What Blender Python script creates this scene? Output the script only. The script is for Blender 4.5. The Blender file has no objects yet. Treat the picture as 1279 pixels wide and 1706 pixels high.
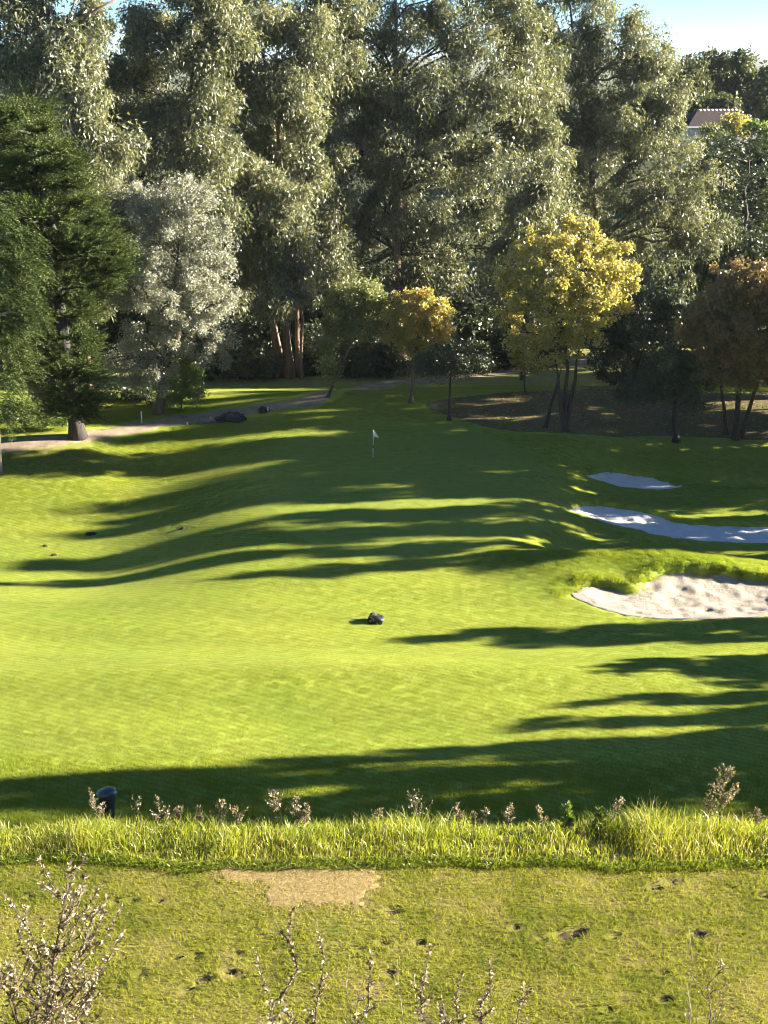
import bpy, math, random
import numpy as np
from mathutils import Vector, Matrix

rng = np.random.default_rng(7)
random.seed(7)
S = bpy.context.scene
C = S.collection
R = math.radians

# ------------------------------------------------------------------ camera, sky, sun, exposure
CAM_Z, PITCH, LENS = 30.0, 17.0, 52.0
cam_d = bpy.data.cameras.new('camera')
cam_d.sensor_fit = 'VERTICAL'
cam_d.sensor_height = 36.0
cam_d.lens = LENS
cam_d.clip_start, cam_d.clip_end = 0.2, 60000
cam = bpy.data.objects.new('camera', cam_d)
cam.location = (0, 0, CAM_Z)
cam.rotation_euler = (R(90 - PITCH), 0, 0)
C.objects.link(cam)
S.camera = cam

SUN_EL, SUN_SLOPE = 17.0, 0.13
SUN_ROT = math.degrees(math.atan2(1.0, SUN_SLOPE))          # clockwise from +y
W = bpy.data.worlds.new('World')
S.world = W
W.use_nodes = True
wn = W.node_tree.nodes
bg = wn['Background']
sky = wn.new('ShaderNodeTexSky')
sky.sky_type = 'NISHITA'
sky.sun_disc = False
sky.sun_elevation = R(SUN_EL)
sky.sun_rotation = R(SUN_ROT)
sky.altitude = 50
sky.air_density, sky.dust_density, sky.ozone_density = 0.6, 0.0, 3.0
wb = wn.new('ShaderNodeMix'); wb.data_type = 'RGBA'; wb.blend_type = 'MULTIPLY'        # the camera's cool white balance, same over the whole sky
wb.inputs[0].default_value = 1.0; wb.inputs[7].default_value = (0.48, 0.63, 0.76, 1)
W.node_tree.links.new(sky.outputs[0], wb.inputs[6])
W.node_tree.links.new(wb.outputs[2], bg.inputs[0])
bg.inputs[1].default_value = 0.05
sun_d = bpy.data.lights.new('sun', 'SUN')
sun_d.energy = 5.0
sun_d.angle = R(0.5)
sun_d.color = (1.0, 0.90, 0.74)
sun = bpy.data.objects.new('sun', sun_d)
C.objects.link(sun)
h = math.hypot(1, SUN_SLOPE)
TO_SUN = Vector((math.cos(R(SUN_EL)) / h, math.cos(R(SUN_EL)) * SUN_SLOPE / h, math.sin(R(SUN_EL))))
sun.rotation_euler = TO_SUN.to_track_quat('Z', 'Y').to_euler()
S.view_settings.view_transform = 'Standard'
S.view_settings.look = 'None'
S.view_settings.exposure = 2.75
S.view_settings.gamma = 1.0
S.view_settings.use_curve_mapping = False
S.cycles.max_bounces = 6
S.cycles.diffuse_bounces = 3
S.cycles.transmission_bounces = 4
S.cycles.use_denoising = True
S.cycles.filter_width = 1.0

# ------------------------------------------------------------------ survey helpers (photo bearing -> place)
F_PX = LENS / 36.0 * 1706
cp, sp_ = math.cos(R(PITCH)), math.sin(R(PITCH))


def ray(px, py):
    u = (px - 639.5) / F_PX
    v = (853 - py) / F_PX
    return np.array([u, cp + v * sp_, -sp_ + v * cp])


def P(px, py, Y):
    d = ray(px, py)
    return np.array([0, 0, CAM_Z]) + d * (Y / d[1])


def mpp(px, py, Y):
    d = ray(px, py)
    return (Y / d[1]) / F_PX


# ------------------------------------------------------------------ terrain
def sst(a, b, t):
    t = np.clip((t - a) / (b - a), 0, 1)
    return t * t * (3 - 2 * t)


def gauss(x, y, cx, cy, sx, sy):
    return np.exp(-((x - cx) / sx) ** 2 - ((y - cy) / sy) ** 2)


prof = np.array([(-60, 28.6), (-8, 28.6), (1.6, 28.4), (3, 27.4), (10.0, 22.05), (10.6, 22.0), (14.3, 22.0), (14.9, 21.7), (36, 3.2),
                 (43, 1.3), (48, 1.0), (54, 1.0), (60, 0.7), (66, 0.75), (69, 0.65), (73, 0.0), (80, -0.15), (88, 0.0), (96, 0.45), (104, 0.8),
                 (112, 1.0), (120, 1.5), (126, 1.9), (130, 1.5), (136, 0.5), (146, 0.4), (200, 0), (60000, 0)])
yd = np.concatenate([np.arange(-60, 40, 0.1), np.arange(40, 220, 0.25)])
zd = np.interp(yd, prof[:, 0], prof[:, 1])
k1 = np.exp(-np.linspace(-2, 2, 7) ** 2); k1 /= k1.sum()
k2 = np.exp(-np.linspace(-2, 2, 25) ** 2); k2 /= k2.sum()
n1 = int(np.searchsorted(yd, 40))
za = np.convolve(np.pad(zd[:n1], 3, 'edge'), k1, 'valid')
zb = np.convolve(np.pad(zd[n1:], 12, 'edge'), k2, 'valid')
zd = np.concatenate([za, zb])
yd = np.concatenate([yd, [60000]]); zd = np.concatenate([zd, [0]])

BUNK = []          # filled below: dicts with polygon, depth, ...


def vnoise(x, y, s, seed=0):
    """cheap smooth value noise"""
    x = np.asarray(x, float) / s + seed * 17.3; y = np.asarray(y, float) / s + seed * 5.1
    xi = np.floor(x); yi = np.floor(y); fx = x - xi; fy = y - yi
    fx = fx * fx * (3 - 2 * fx); fy = fy * fy * (3 - 2 * fy)

    def hsh(a, b):
        v = np.sin(a * 127.1 + b * 311.7 + seed * 74.7) * 43758.5453
        return v - np.floor(v)
    return (hsh(xi, yi) * (1 - fx) + hsh(xi + 1, yi) * fx) * (1 - fy) + (hsh(xi, yi + 1) * (1 - fx) + hsh(xi + 1, yi + 1) * fx) * fy - 0.5


def H0(x, y):
    x = np.asarray(x, float); y = np.asarray(y, float)
    z = np.interp(y, yd, zd)
    far = sst(46, 56, y)
    # left apron falls away from the green, then levels
    z = z - 1.7 * sst(-7, -20, x) * sst(78, 92, y) * sst(122, 108, y)
    z = z + 0.9 * gauss(x, y, -27, 112, 9, 8)
    # green falls away to the right into a swale
    z = z - 1.7 * sst(8.5, 15.5, x - 0.25 * (y - 96)) * sst(85.5, 92, y) * sst(122, 108, y)
    # rough mound between the front bunker and the swale
    z = z + 1.15 * gauss(x, y, 16.5, 87.6, 8.5, 2.6)
    z = z + 0.35 * gauss(x, y, 10.5, 85.5, 3, 2.5)
    # mounds back right
    z = z + 0.7 * gauss(x, y, 29, 104, 5, 2.2) + 0.5 * gauss(x, y, 22, 113, 9, 3)
    # saddle behind the flag
    z = z + 0.5 * gauss(x, y, -4, 126, 7, 4) - 0.5 * gauss(x, y, -20, 122, 9, 7)
    # soft undulation across the fairway
    z = z + far * (0.35 * vnoise(x, y, 17, 1) + 0.18 * vnoise(x, y, 7, 2) + 0.02 * vnoise(x, y, 2.6, 3))
    z = z + 0.25 * gauss(x, y, -6, 67.5, 14, 2.2)
    # the valley rises to the right and left out of the picture, and a wooded rise lies beyond it
    z = z + 14.0 * sst(190, 300, y) * sst(-60, 90, x) * sst(900, 420, y)
    z = z + sst(15, 40, y) * 3.0 * sst(55, 110, np.abs(x)) * sst(260, 150, y)
    # bank roughness close by
    z = z + 0.12 * vnoise(x, y, 1.1, 4) * sst(10.2, 8.5, y) + 0.018 * vnoise(x, y, 0.5, 5) * sst(9, 10.5, y) * sst(15, 14, y)
    return z


def seg_dist(x, y, a, b):
    ax, ay = a; bx, by = b
    dx, dy = bx - ax, by - ay
    t = np.clip(((x - ax) * dx + (y - ay) * dy) / (dx * dx + dy * dy + 1e-9), 0, 1)
    qx, qy = ax + t * dx, ay + t * dy
    return np.hypot(x - qx, y - qy), qx, qy


def inside(x, y, poly):
    r = np.zeros(np.shape(x), bool)
    n = len(poly)
    for i in range(n):
        x1, y1 = poly[i]; x2, y2 = poly[(i + 1) % n]
        c = ((y1 > y) != (y2 > y)) & (x < (x2 - x1) * (y - y1) / (y2 - y1 + 1e-12) + x1)
        r ^= c
    return r


def H(x, y, under=0.0):
    x = np.asarray(x, float); y = np.asarray(y, float)
    z = H0(x, y)
    for b in BUNK:
        x0, y0, x1, y1 = b['box']
        m = (x > x0 - 3) & (x < x1 + 3) & (y > y0 - 3) & (y < y1 + 3)
        if not np.any(m):
            continue
        xx = x[m] if x.ndim else x; yy = y[m] if y.ndim else y
        poly = b['poly']; n = len(poly)
        df = np.full(np.shape(xx), 9.0); dn = np.full(np.shape(xx), 9.0)
        for i in range(n):
            d, _, _ = seg_dist(xx, yy, poly[i], poly[(i + 1) % n])
            if b['far'][i]:
                df = np.minimum(df, d)
            else:
                dn = np.minimum(dn, d)
        ins = inside(xx, yy, poly)
        carve = np.where(ins, b['depth'] * sst(-0.1, b['wf'], df) * sst(-0.3, b['wn'], dn) + under * sst(0.1, 0.45, np.minimum(df, dn)), 0)
        lip = np.where(ins, 0, b['lip'] * np.exp(-(df / 1.1) ** 2) * sst(0, 1.2, dn))
        lip = np.where(ins, b['lip'] * sst(0.2, 0.0, df) * sst(0, 1.2, dn), lip)
        dz = lip - carve
        if z.ndim:
            z[m] = z[m] + dz
        else:
            z = z + dz
    return z


def at(px, py, hf=H0, y0=8.0, y1=400.0):
    """where the sight line of a photo point meets the ground"""
    d = ray(px, py)
    Y = np.arange(y0, y1, 0.1)
    t = Y / d[1]
    gz = hf(d[0] * t, Y)
    below = (CAM_Z + d[2] * t) < gz
    i = int(np.argmax(below)) if below.any() else len(Y) - 1
    a, b = Y[max(i - 1, 0)], Y[i]
    for _ in range(20):
        m = (a + b) / 2
        if CAM_Z + d[2] * m / d[1] < hf(np.array([d[0] * m / d[1]]), np.array([m]))[0]:
            b = m
        else:
            a = m
    return np.array([d[0] * b / d[1], b, float(hf(np.array([d[0] * b / d[1]]), np.array([b]))[0])])


def catmull(pts, per=6):
    pts = np.array(pts); n = len(pts); out = []
    for i in range(n):
        p0, p1, p2, p3 = pts[i - 1], pts[i], pts[(i + 1) % n], pts[(i + 2) % n]
        for t in np.linspace(0, 1, per, endpoint=False):
            out.append(0.5 * ((2 * p1) + (-p0 + p2) * t + (2 * p0 - 5 * p1 + 4 * p2 - p3) * t * t + (-p0 + 3 * p1 - 3 * p2 + p3) * t ** 3))
    return np.array(out)


def add_bunker(pix, depth, wf, wn, lip, ymin=40):
    pts = [at(px, py, H0, ymin)[:2] for px, py in pix]
    poly = catmull(pts, 5)
    poly = poly + 0.07 * rng.standard_normal(poly.shape)
    n = len(poly)
    area = sum(poly[i][0] * poly[(i + 1) % n][1] - poly[(i + 1) % n][0] * poly[i][1] for i in range(n))
    far = []
    for i in range(n):
        e = poly[(i + 1) % n] - poly[i]
        nrm = np.array([e[1], -e[0]]) * (1 if area > 0 else -1)
        nrm = nrm / (np.linalg.norm(nrm) + 1e-9)
        far.append(nrm[1] > 0.12)
    BUNK.append(dict(poly=poly, far=far, depth=depth, wf=wf, wn=wn, lip=lip,
                     box=(poly[:, 0].min(), poly[:, 1].min(), poly[:, 0].max(), poly[:, 1].max())))


add_bunker([(949, 990), (1000, 1014), (1062, 1027), (1130, 1032), (1210, 1030), (1300, 1024), (1350, 1000), (1325, 974), (1270, 962), (1215, 952),
            (1160, 946), (1112, 945), (1088, 953), (1072, 968), (1052, 978), (1018, 973), (985, 968), (962, 974)], 0.34, 0.3, 3.4, 0.16)
add_bunker([(944, 847), (985, 862), (1040, 878), (1110, 893), (1180, 901), (1279, 904), (1400, 904), (1420, 876), (1279, 873), (1190, 871), (1130, 866),
            (1085, 852), (1020, 841), (975, 838)], 0.25, 0.35, 2.0, 0.14)
add_bunker([(975, 791), (1015, 805), (1060, 813), (1105, 815), (1137, 809), (1105, 798), (1060, 788), (1010, 782)], 0.2, 0.3, 1.6, 0.12)

# ------------------------------------------------------------------ mesh and object helpers


def mesh_np(name, V, Fc, mat=None, smooth=False, attrs=None):
    """V (n,3); Fc (m,k) faces of equal size; attrs: name -> per-face or per-vertex float"""
    V = np.asarray(V, np.float32); Fc = np.asarray(Fc, np.int32)
    me = bpy.data.meshes.new(name)
    me.vertices.add(len(V)); me.vertices.foreach_set('co', V.ravel())
    k = Fc.shape[1]
    me.loops.add(Fc.size); me.loops.foreach_set('vertex_index', Fc.ravel())
    me.polygons.add(len(Fc)); me.polygons.foreach_set('loop_start', np.arange(0, Fc.size, k, dtype=np.int32))
    if smooth:
        me.polygons.foreach_set('use_smooth', np.ones(len(Fc), bool))
    me.update(calc_edges=True)
    for an, av in (attrs or {}).items():
        dom = 'FACE' if len(av) == len(Fc) and len(av) != len(V) else 'POINT'
        a = me.attributes.new(an, 'FLOAT', dom)
        a.data.foreach_set('value', np.asarray(av, np.float32))
    if mat:
        me.materials.append(mat)
    return me


def link(name, me, parent=None, loc=(0, 0, 0)):
    o = bpy.data.objects.new(name, me)
    o.location = loc
    if parent:
        o.parent = parent
    C.objects.link(o)
    return o


def tag(o, label=None, cat=None, group=None, kind=None):
    if label: o['label'] = label
    if cat: o['category'] = cat
    if group: o['group'] = group
    if kind: o['kind'] = kind
    return o


def thing(name, label, cat, loc, rz=0, group=None):
    o = bpy.data.objects.new(name, None)
    o.empty_display_size = 0.3
    o.location = loc; o.rotation_euler = (0, 0, rz)
    C.objects.link(o)
    return tag(o, label, cat, group)


def dup(root, loc, rz=0, scale=1.0, label=None, group=None, skip='-'):
    r = root.copy(); C.objects.link(r)
    r.location = loc; r.rotation_euler = (0, 0, rz)
    r.scale = (scale,) * 3 if not hasattr(scale, '__len__') else scale
    if label: r['label'] = label
    if group: r['group'] = group
    for ch in list(root.children):
        if ch.name.startswith(skip): continue
        c = ch.copy(); C.objects.link(c); c.parent = r
        for g in ch.children:
            d = g.copy(); C.objects.link(d); d.parent = c
    return r


class MB:
    """collects verts and mixed faces for one mesh"""

    def __init__(self):
        self.v = []; self.f = []

    def add(self, vs, fs):
        b = len(self.v)
        self.v += [tuple(map(float, p)) for p in vs]
        self.f += [tuple(b + i for i in f) for f in fs]

    def box(self, c, s, rz=0.0, taper=1.0):
        x, y, z = (q / 2 for q in s)
        vs = []
        for zz, t in ((-z, 1.0), (z, taper)):
            for a, b in ((-x, -y), (x, -y), (x, y), (-x, y)):
                a *= t; b *= t
                vs.append((c[0] + a * math.cos(rz) - b * math.sin(rz), c[1] + a * math.sin(rz) + b * math.cos(rz), c[2] + zz))
        self.add(vs, [(3, 2, 1, 0), (4, 5, 6, 7), (0, 1, 5, 4), (1, 2, 6, 5), (2, 3, 7, 6), (3, 0, 4, 7)])

    def tube(self, pts, rad, n=7, cap=True, wob=0.0):
        pts = [np.array(p, float) for p in pts]
        m = len(pts)
        ref = np.array([0.31, 0.77, 0.2])
        rings = []
        for i, p in enumerate(pts):
            t = pts[min(i + 1, m - 1)] - pts[max(i - 1, 0)]
            t = t / (np.linalg.norm(t) + 1e-9)
            a = np.cross(t, ref); a /= np.linalg.norm(a) + 1e-9
            b = np.cross(t, a)
            r = rad[i] if hasattr(rad, '__len__') else rad
            rings.append([p + (a * math.cos(2 * math.pi * k / n) + b * math.sin(2 * math.pi * k / n)) * r *
                          (1 + wob * math.sin(3.1 * k + 0.7 * i) * 0.5) for k in range(n)])
        vs = [q for rg in rings for q in rg]
        fs = [(i * n + k, i * n + (k + 1) % n, (i + 1) * n + (k + 1) % n, (i + 1) * n + k) for i in range(m - 1) for k in range(n)]
        if cap:
            fs += [tuple(range(n))[::-1], tuple((m - 1) * n + k for k in range(n))]
        self.add(vs, fs)

    def lathe(self, prof_, n=20, c=(0, 0, 0), axis='z'):
        vs = []
        for r, z in prof_:
            for k in range(n):
                a = 2 * math.pi * k / n
                p = (r * math.cos(a), r * math.sin(a), z)
                if axis == 'x': p = (z, r * math.cos(a), r * math.sin(a))
                if axis == 'y': p = (r * math.cos(a), z, r * math.sin(a))
                vs.append((p[0] + c[0], p[1] + c[1], p[2] + c[2]))
        m = len(prof_)
        fs = [(i * n + k, i * n + (k + 1) % n, (i + 1) * n + (k + 1) % n, (i + 1) * n + k) for i in range(m - 1) for k in range(n)]
        fs += [tuple(range(n))[::-1], tuple((m - 1) * n + k for k in range(n))]
        self.add(vs, fs)

    def build(self, name, mat, parent=None, smooth=True, loc=(0, 0, 0)):
        me = bpy.data.meshes.new(name)
        me.from_pydata(self.v, [], self.f)
        if smooth:
            me.polygons.foreach_set('use_smooth', np.ones(len(me.polygons), bool))
        me.materials.append(mat)
        me.update()
        return link(name, me, parent, loc)


# ------------------------------------------------------------------ materials


def new_mat(name):
    m = bpy.data.materials.new(name); m.use_nodes = True
    nt = m.node_tree
    for n in list(nt.nodes): nt.nodes.remove(n)
    out = nt.nodes.new('ShaderNodeOutputMaterial')
    return m, nt, out


def N(nt, typ, **kw):
    n = nt.nodes.new(typ)
    for k, v in kw.items():
        if hasattr(n, k): setattr(n, k, v)
        else: n.inputs[k.replace('_', ' ')].default_value = v
    return n


def ramp(nt, fac, stops):
    r = nt.nodes.new('ShaderNodeValToRGB')
    el = r.color_ramp.elements
    while len(el) < len(stops): el.new(0.5)
    for e, (p, c) in zip(el, stops):
        e.position = p; e.color = (*c, 1)
    nt.links.new(fac, r.inputs[0])
    return r.outputs[0]


def noise(nt, scale, detail=3, rough=0.55, vec=None, dist=0.0):
    n = N(nt, 'ShaderNodeTexNoise')
    n.inputs['Scale'].default_value = scale; n.inputs['Detail'].default_value = detail
    n.inputs['Roughness'].default_value = rough; n.inputs['Distortion'].default_value = dist
    if vec is not None: nt.links.new(vec, n.inputs['Vector'])
    return n.outputs[0]


def mixc(nt, fac, a, b, mode='MIX'):
    m = nt.nodes.new('ShaderNodeMix'); m.data_type = 'RGBA'; m.blend_type = mode
    for sock, val in ((m.inputs[0], fac), (m.inputs[6], a), (m.inputs[7], b)):
        if hasattr(val, 'is_linked'): nt.links.new(val, sock)
        elif hasattr(val, '__len__'): sock.default_value = (*val[:3], 1)
        else: sock.default_value = val
    return m.outputs[2]


def mapr(nt, v, a, b, c=0.0, d=1.0):
    m = nt.nodes.new('ShaderNodeMapRange')
    for i, q in enumerate((a, b, c, d)): m.inputs[i + 1].default_value = q
    nt.links.new(v, m.inputs[0])
    return m.outputs[0]


def pos(nt):
    return nt.nodes.new('ShaderNodeNewGeometry').outputs['Position']


def attr(nt, name):
    a = nt.nodes.new('ShaderNodeAttribute'); a.attribute_name = name
    return a.outputs['Fac']


def leaf_mat(name, stops, trans=0.35, gloss=0.12, rough=0.42, dry=None):
    """diffuse + translucent leaf with a waxy gloss; 'tint' is stored per leaf"""
    m, nt, out = new_mat(name)
    t = attr(nt, 'tint')
    col = ramp(nt, t, stops)
    d = N(nt, 'ShaderNodeBsdfDiffuse'); tr = N(nt, 'ShaderNodeBsdfTranslucent'); g = N(nt, 'ShaderNodeBsdfGlossy')
    g.inputs['Roughness'].default_value = rough
    g.inputs['Color'].default_value = (1, 1, 0.97, 1)
    tcol = mixc(nt, 1.0, col, (1.5, 1.45, 0.75), 'MULTIPLY')
    nt.links.new(col, d.inputs[0]); nt.links.new(tcol, tr.inputs[0])
    a = N(nt, 'ShaderNodeMixShader'); a.inputs[0].default_value = trans
    nt.links.new(d.outputs[0], a.inputs[1]); nt.links.new(tr.outputs[0], a.inputs[2])
    b = N(nt, 'ShaderNodeMixShader'); b.inputs[0].default_value = gloss
    nt.links.new(a.outputs[0], b.inputs[1]); nt.links.new(g.outputs[0], b.inputs[2])
    nt.links.new(b.outputs[0], out.inputs[0])
    return m


def bark_mat(name, c1, c2, scale=3.0, stretch=0.15, bump=0.4):
    m, nt, out = new_mat(name)
    mp = N(nt, 'ShaderNodeMapping'); mp.inputs['Scale'].default_value = (1, 1, stretch)
    nt.links.new(pos(nt), mp.inputs[0])
    n = noise(nt, scale, 5, 0.65, mp.outputs[0], 0.4)
    col = ramp(nt, n, [(0.3, c1), (0.7, c2)])
    p = N(nt, 'ShaderNodeBsdfPrincipled'); p.inputs['Roughness'].default_value = 0.9
    nt.links.new(col, p.inputs['Base Color'])
    b = N(nt, 'ShaderNodeBump'); b.inputs['Strength'].default_value = bump; b.inputs['Distance'].default_value = 0.05
    nt.links.new(n, b.inputs['Height']); nt.links.new(b.outputs[0], p.inputs['Normal'])
    nt.links.new(p.outputs[0], out.inputs[0])
    return m


def plain(name, c, rough=0.6, var=0.15, scale=6.0, spec=0.4, metal=0.0):
    m, nt, out = new_mat(name)
    n = noise(nt, scale, 4, 0.6, pos(nt))
    col = ramp(nt, n, [(0.3, tuple(q * (1 - var) for q in c)), (0.7, tuple(min(1, q * (1 + var)) for q in c))])
    p = N(nt, 'ShaderNodeBsdfPrincipled'); p.inputs['Roughness'].default_value = rough
    p.inputs['Specular IOR Level'].default_value = spec; p.inputs['Metallic'].default_value = metal
    nt.links.new(col, p.inputs['Base Color']); nt.links.new(p.outputs[0], out.inputs[0])
    return m


def grass_color(nt, near=False):
    """colour of the turf from place alone: patches, wear, mowing lay"""
    p = pos(nt)
    big = noise(nt, 0.09, 4, 0.6, p)
    mid = noise(nt, 0.7, 4, 0.6, p)
    fine = noise(nt, 9.0, 3, 0.7, p)
    c = ramp(nt, big, [(0.35, (0.215, 0.280, 0.030)), (0.65, (0.285, 0.328, 0.042))])
    c = mixc(nt, mapr(nt, mid, 0.45, 0.75, 0, 0.4), c, (0.300, 0.310, 0.040))
    c = mixc(nt, mapr(nt, fine, 0.5, 0.8, 0, 0.3), c, (0.130, 0.195, 0.014))
    return c


def mow(nt, col, strength=0.25):
    p = pos(nt)
    for ang, sc, s in ((R(118), 2.6, strength), (R(100), 0.22, strength * 0.6)):
        mp = N(nt, 'ShaderNodeMapping', vector_type='POINT'); mp.inputs['Rotation'].default_value = (0, 0, ang)
        nt.links.new(p, mp.inputs[0])
        w = N(nt, 'ShaderNodeTexWave', wave_type='BANDS', bands_direction='X')
        w.inputs['Scale'].default_value = sc * 0.3; w.inputs['Distortion'].default_value = 1.2; w.inputs['Detail'].default_value = 2
        w.inputs['Detail Scale'].default_value = 0.6
        nt.links.new(mp.outputs[0], w.inputs[0])
        f = mapr(nt, w.outputs['Fac'], 0, 1, 1 - s, 1 + s * 0.6)
        hsv = N(nt, 'ShaderNodeHueSaturation'); nt.links.new(f, hsv.inputs['Value']); nt.links.new(col, hsv.inputs['Color'])
        col = hsv.outputs[0]
    return col


def turf_mat():
    """fairway, apron and green: 'green' = closely mown, 'rough' = long, 'dry' = worn earth"""
    m, nt, out = new_mat('turf')
    base = grass_color(nt)
    mown = mow(nt, base, 0.10)
    green = mixc(nt, 0.45, base, (0.215, 0.265, 0.045))
    c = mixc(nt, attr(nt, 'green'), mown, green)
    dn = noise(nt, 1.6, 5, 0.65, pos(nt))
    df = N(nt, 'ShaderNodeMath', operation='MULTIPLY'); nt.links.new(attr(nt, 'dry'), df.inputs[0])
    nt.links.new(mapr(nt, dn, 0.35, 0.6), df.inputs[1])
    c = mixc(nt, df.outputs[0], c, (0.20, 0.155, 0.085))
    p = N(nt, 'ShaderNodeBsdfPrincipled'); p.inputs['Roughness'].default_value = 0.75
    p.inputs['Specular IOR Level'].default_value = 0.25
    nt.links.new(c, p.inputs['Base Color'])
    n1 = noise(nt, 14, 3, 0.7, pos(nt)); n2 = noise(nt, 2.2, 4, 0.6, pos(nt))
    a = N(nt, 'ShaderNodeMath', operation='MULTIPLY_ADD'); a.inputs[1].default_value = 0.7
    nt.links.new(n2, a.inputs[0]); nt.links.new(n1, a.inputs[2])
    inv = mapr(nt, attr(nt, 'green'), 0, 1, 0.35, 0.08)
    b = N(nt, 'ShaderNodeBump'); b.inputs['Distance'].default_value = 0.05
    nt.links.new(inv, b.inputs['Strength'])
    nt.links.new(a.outputs[0], b.inputs['Height']); nt.links.new(b.outputs[0], p.inputs['Normal'])
    nt.links.new(p.outputs[0], out.inputs[0])
    return m


def blade_mat(name, place=True, stops=None, trans=0.45, gloss=0.05):
    m, nt, out = new_mat(name)
    if place:
        c = mow(nt, grass_color(nt), 0.10)
    else:
        c = ramp(nt, attr(nt, 'tint'), stops)
    d = N(nt, 'ShaderNodeBsdfDiffuse'); t = N(nt, 'ShaderNodeBsdfTranslucent'); g = N(nt, 'ShaderNodeBsdfGlossy')
    g.inputs['Roughness'].default_value = 0.4
    nt.links.new(c, d.inputs[0])
    nt.links.new(mixc(nt, 1.0, c, (1.35, 1.3, 0.7), 'MULTIPLY'), t.inputs[0])
    a = N(nt, 'ShaderNodeMixShader'); a.inputs[0].default_value = trans
    nt.links.new(d.outputs[0], a.inputs[1]); nt.links.new(t.outputs[0], a.inputs[2])
    b = N(nt, 'ShaderNodeMixShader'); b.inputs[0].default_value = gloss
    nt.links.new(a.outputs[0], b.inputs[1]); nt.links.new(g.outputs[0], b.inputs[2])
    nt.links.new(b.outputs[0], out.inputs[0])
    return m


def earth_mat(name, c1, c2, scale=3.0, bump=0.5, dist=0.05, c3=None):
    m, nt, out = new_mat(name)
    n = noise(nt, scale, 6, 0.65, pos(nt), 0.3)
    col = ramp(nt, n, [(0.3, c1), (0.68, c2)])
    if c3:
        n3 = noise(nt, scale * 0.22, 4, 0.6, pos(nt))
        col = mixc(nt, mapr(nt, n3, 0.45, 0.62, 0, 0.8), col, c3)
    p = N(nt, 'ShaderNodeBsdfPrincipled'); p.inputs['Roughness'].default_value = 0.95
    p.inputs['Specular IOR Level'].default_value = 0.15
    nt.links.new(col, p.inputs['Base Color'])
    b = N(nt, 'ShaderNodeBump'); b.inputs['Strength'].default_value = bump; b.inputs['Distance'].default_value = dist
    nf = noise(nt, scale * 4, 5, 0.7, pos(nt))
    nt.links.new(nf, b.inputs['Height']); nt.links.new(b.outputs[0], p.inputs['Normal'])
    nt.links.new(p.outputs[0], out.inputs[0])
    return m


M = {}
M['turf'] = turf_mat()
M['blade'] = blade_mat('grass_blade')
M['tee_soil'] = earth_mat('tee_turf', (0.10, 0.105, 0.022), (0.20, 0.19, 0.045), 14, 0.6, 0.03, (0.22, 0.175, 0.075))
M['bank'] = earth_mat('bank_turf', (0.10, 0.12, 0.03), (0.18, 0.17, 0.06), 5, 0.6, 0.05)
M['tee_blade'] = blade_mat('tee_grass_blade', False, gloss=0.0, stops= [(0.0, (0.10, 0.16, 0.02)), (0.3, (0.22, 0.25, 0.035)), (0.7, (0.35, 0.345, 0.055)), (1.0, (0.40, 0.35, 0.095))])
M['straw'] = blade_mat('straw_blade', False, [(0.0, (0.26, 0.20, 0.07)), (0.6, (0.42, 0.32, 0.14)), (1.0, (0.55, 0.45, 0.24))], 0.2)
M['tall'] = blade_mat('tall_grass_blade', False, [(0.0, (0.09, 0.15, 0.015)), (0.5, (0.24, 0.29, 0.03)), (0.85, (0.34, 0.35, 0.05)), (1.0, (0.48, 0.40, 0.20))], 0.5)
M['sand'] = earth_mat('bunker_sand', (0.29, 0.25, 0.20), (0.40, 0.355, 0.295), 1.6, 0.9, 0.12)
M['sand_brightened'] = earth_mat('brightened_sand', (0.62, 0.585, 0.52), (0.76, 0.73, 0.66), 1.6, 0.9, 0.12)  # bunker sand again, colour lightened to brighten the two shaded far bunkers
M['path'] = earth_mat('path_dirt', (0.20, 0.16, 0.11), (0.35, 0.285, 0.20), 1.2, 0.5, 0.06)
M['litter'] = earth_mat('leaf_litter_soil', (0.10, 0.080, 0.038), (0.19, 0.15, 0.075), 2.5, 0.8, 0.08, (0.11, 0.125, 0.03))
M['soil'] = earth_mat('divot_soil', (0.03, 0.022, 0.014), (0.09, 0.065, 0.04), 20, 0.8, 0.02)
M['far_ground'] = earth_mat('far_ground', (0.05, 0.07, 0.025), (0.10, 0.10, 0.045), 0.02, 0.1, 0.1)
M['euc'] = leaf_mat('eucalyptus_leaf', [(0.0, (0.055, 0.070, 0.038)), (0.45, (0.125, 0.140, 0.080)), (0.8, (0.24, 0.245, 0.155)), (0.97, (0.36, 0.355, 0.24)), (1.0, (0.36, 0.28, 0.06))], 0.34, 0.05, 0.45)
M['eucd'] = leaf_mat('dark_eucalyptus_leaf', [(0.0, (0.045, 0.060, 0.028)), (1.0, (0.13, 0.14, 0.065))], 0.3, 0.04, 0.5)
M['cyp'] = leaf_mat('cypress_spray', [(0.0, (0.020, 0.036, 0.012)), (0.6, (0.060, 0.088, 0.024)), (1.0, (0.155, 0.17, 0.055))], 0.15, 0.015, 0.5)
M['silver'] = leaf_mat('silver_leaf', [(0.0, (0.16, 0.17, 0.145)), (0.6, (0.29, 0.30, 0.265)), (1.0, (0.46, 0.465, 0.43))], 0.3, 0.03, 0.5)
M['yellow'] = leaf_mat('yellow_leaf', [(0.0, (0.14, 0.16, 0.045)), (0.3, (0.26, 0.26, 0.085)), (0.6, (0.40, 0.35, 0.12)), (0.88, (0.50, 0.44, 0.18)), (1.0, (0.32, 0.20, 0.08))], 0.42, 0.04)
M['orange'] = leaf_mat('orange_leaf', [(0.0, (0.15, 0.19, 0.05)), (0.45, (0.38, 0.35, 0.12)), (0.8, (0.42, 0.30, 0.10)), (1.0, (0.42, 0.21, 0.08))], 0.4, 0.04)
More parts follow.
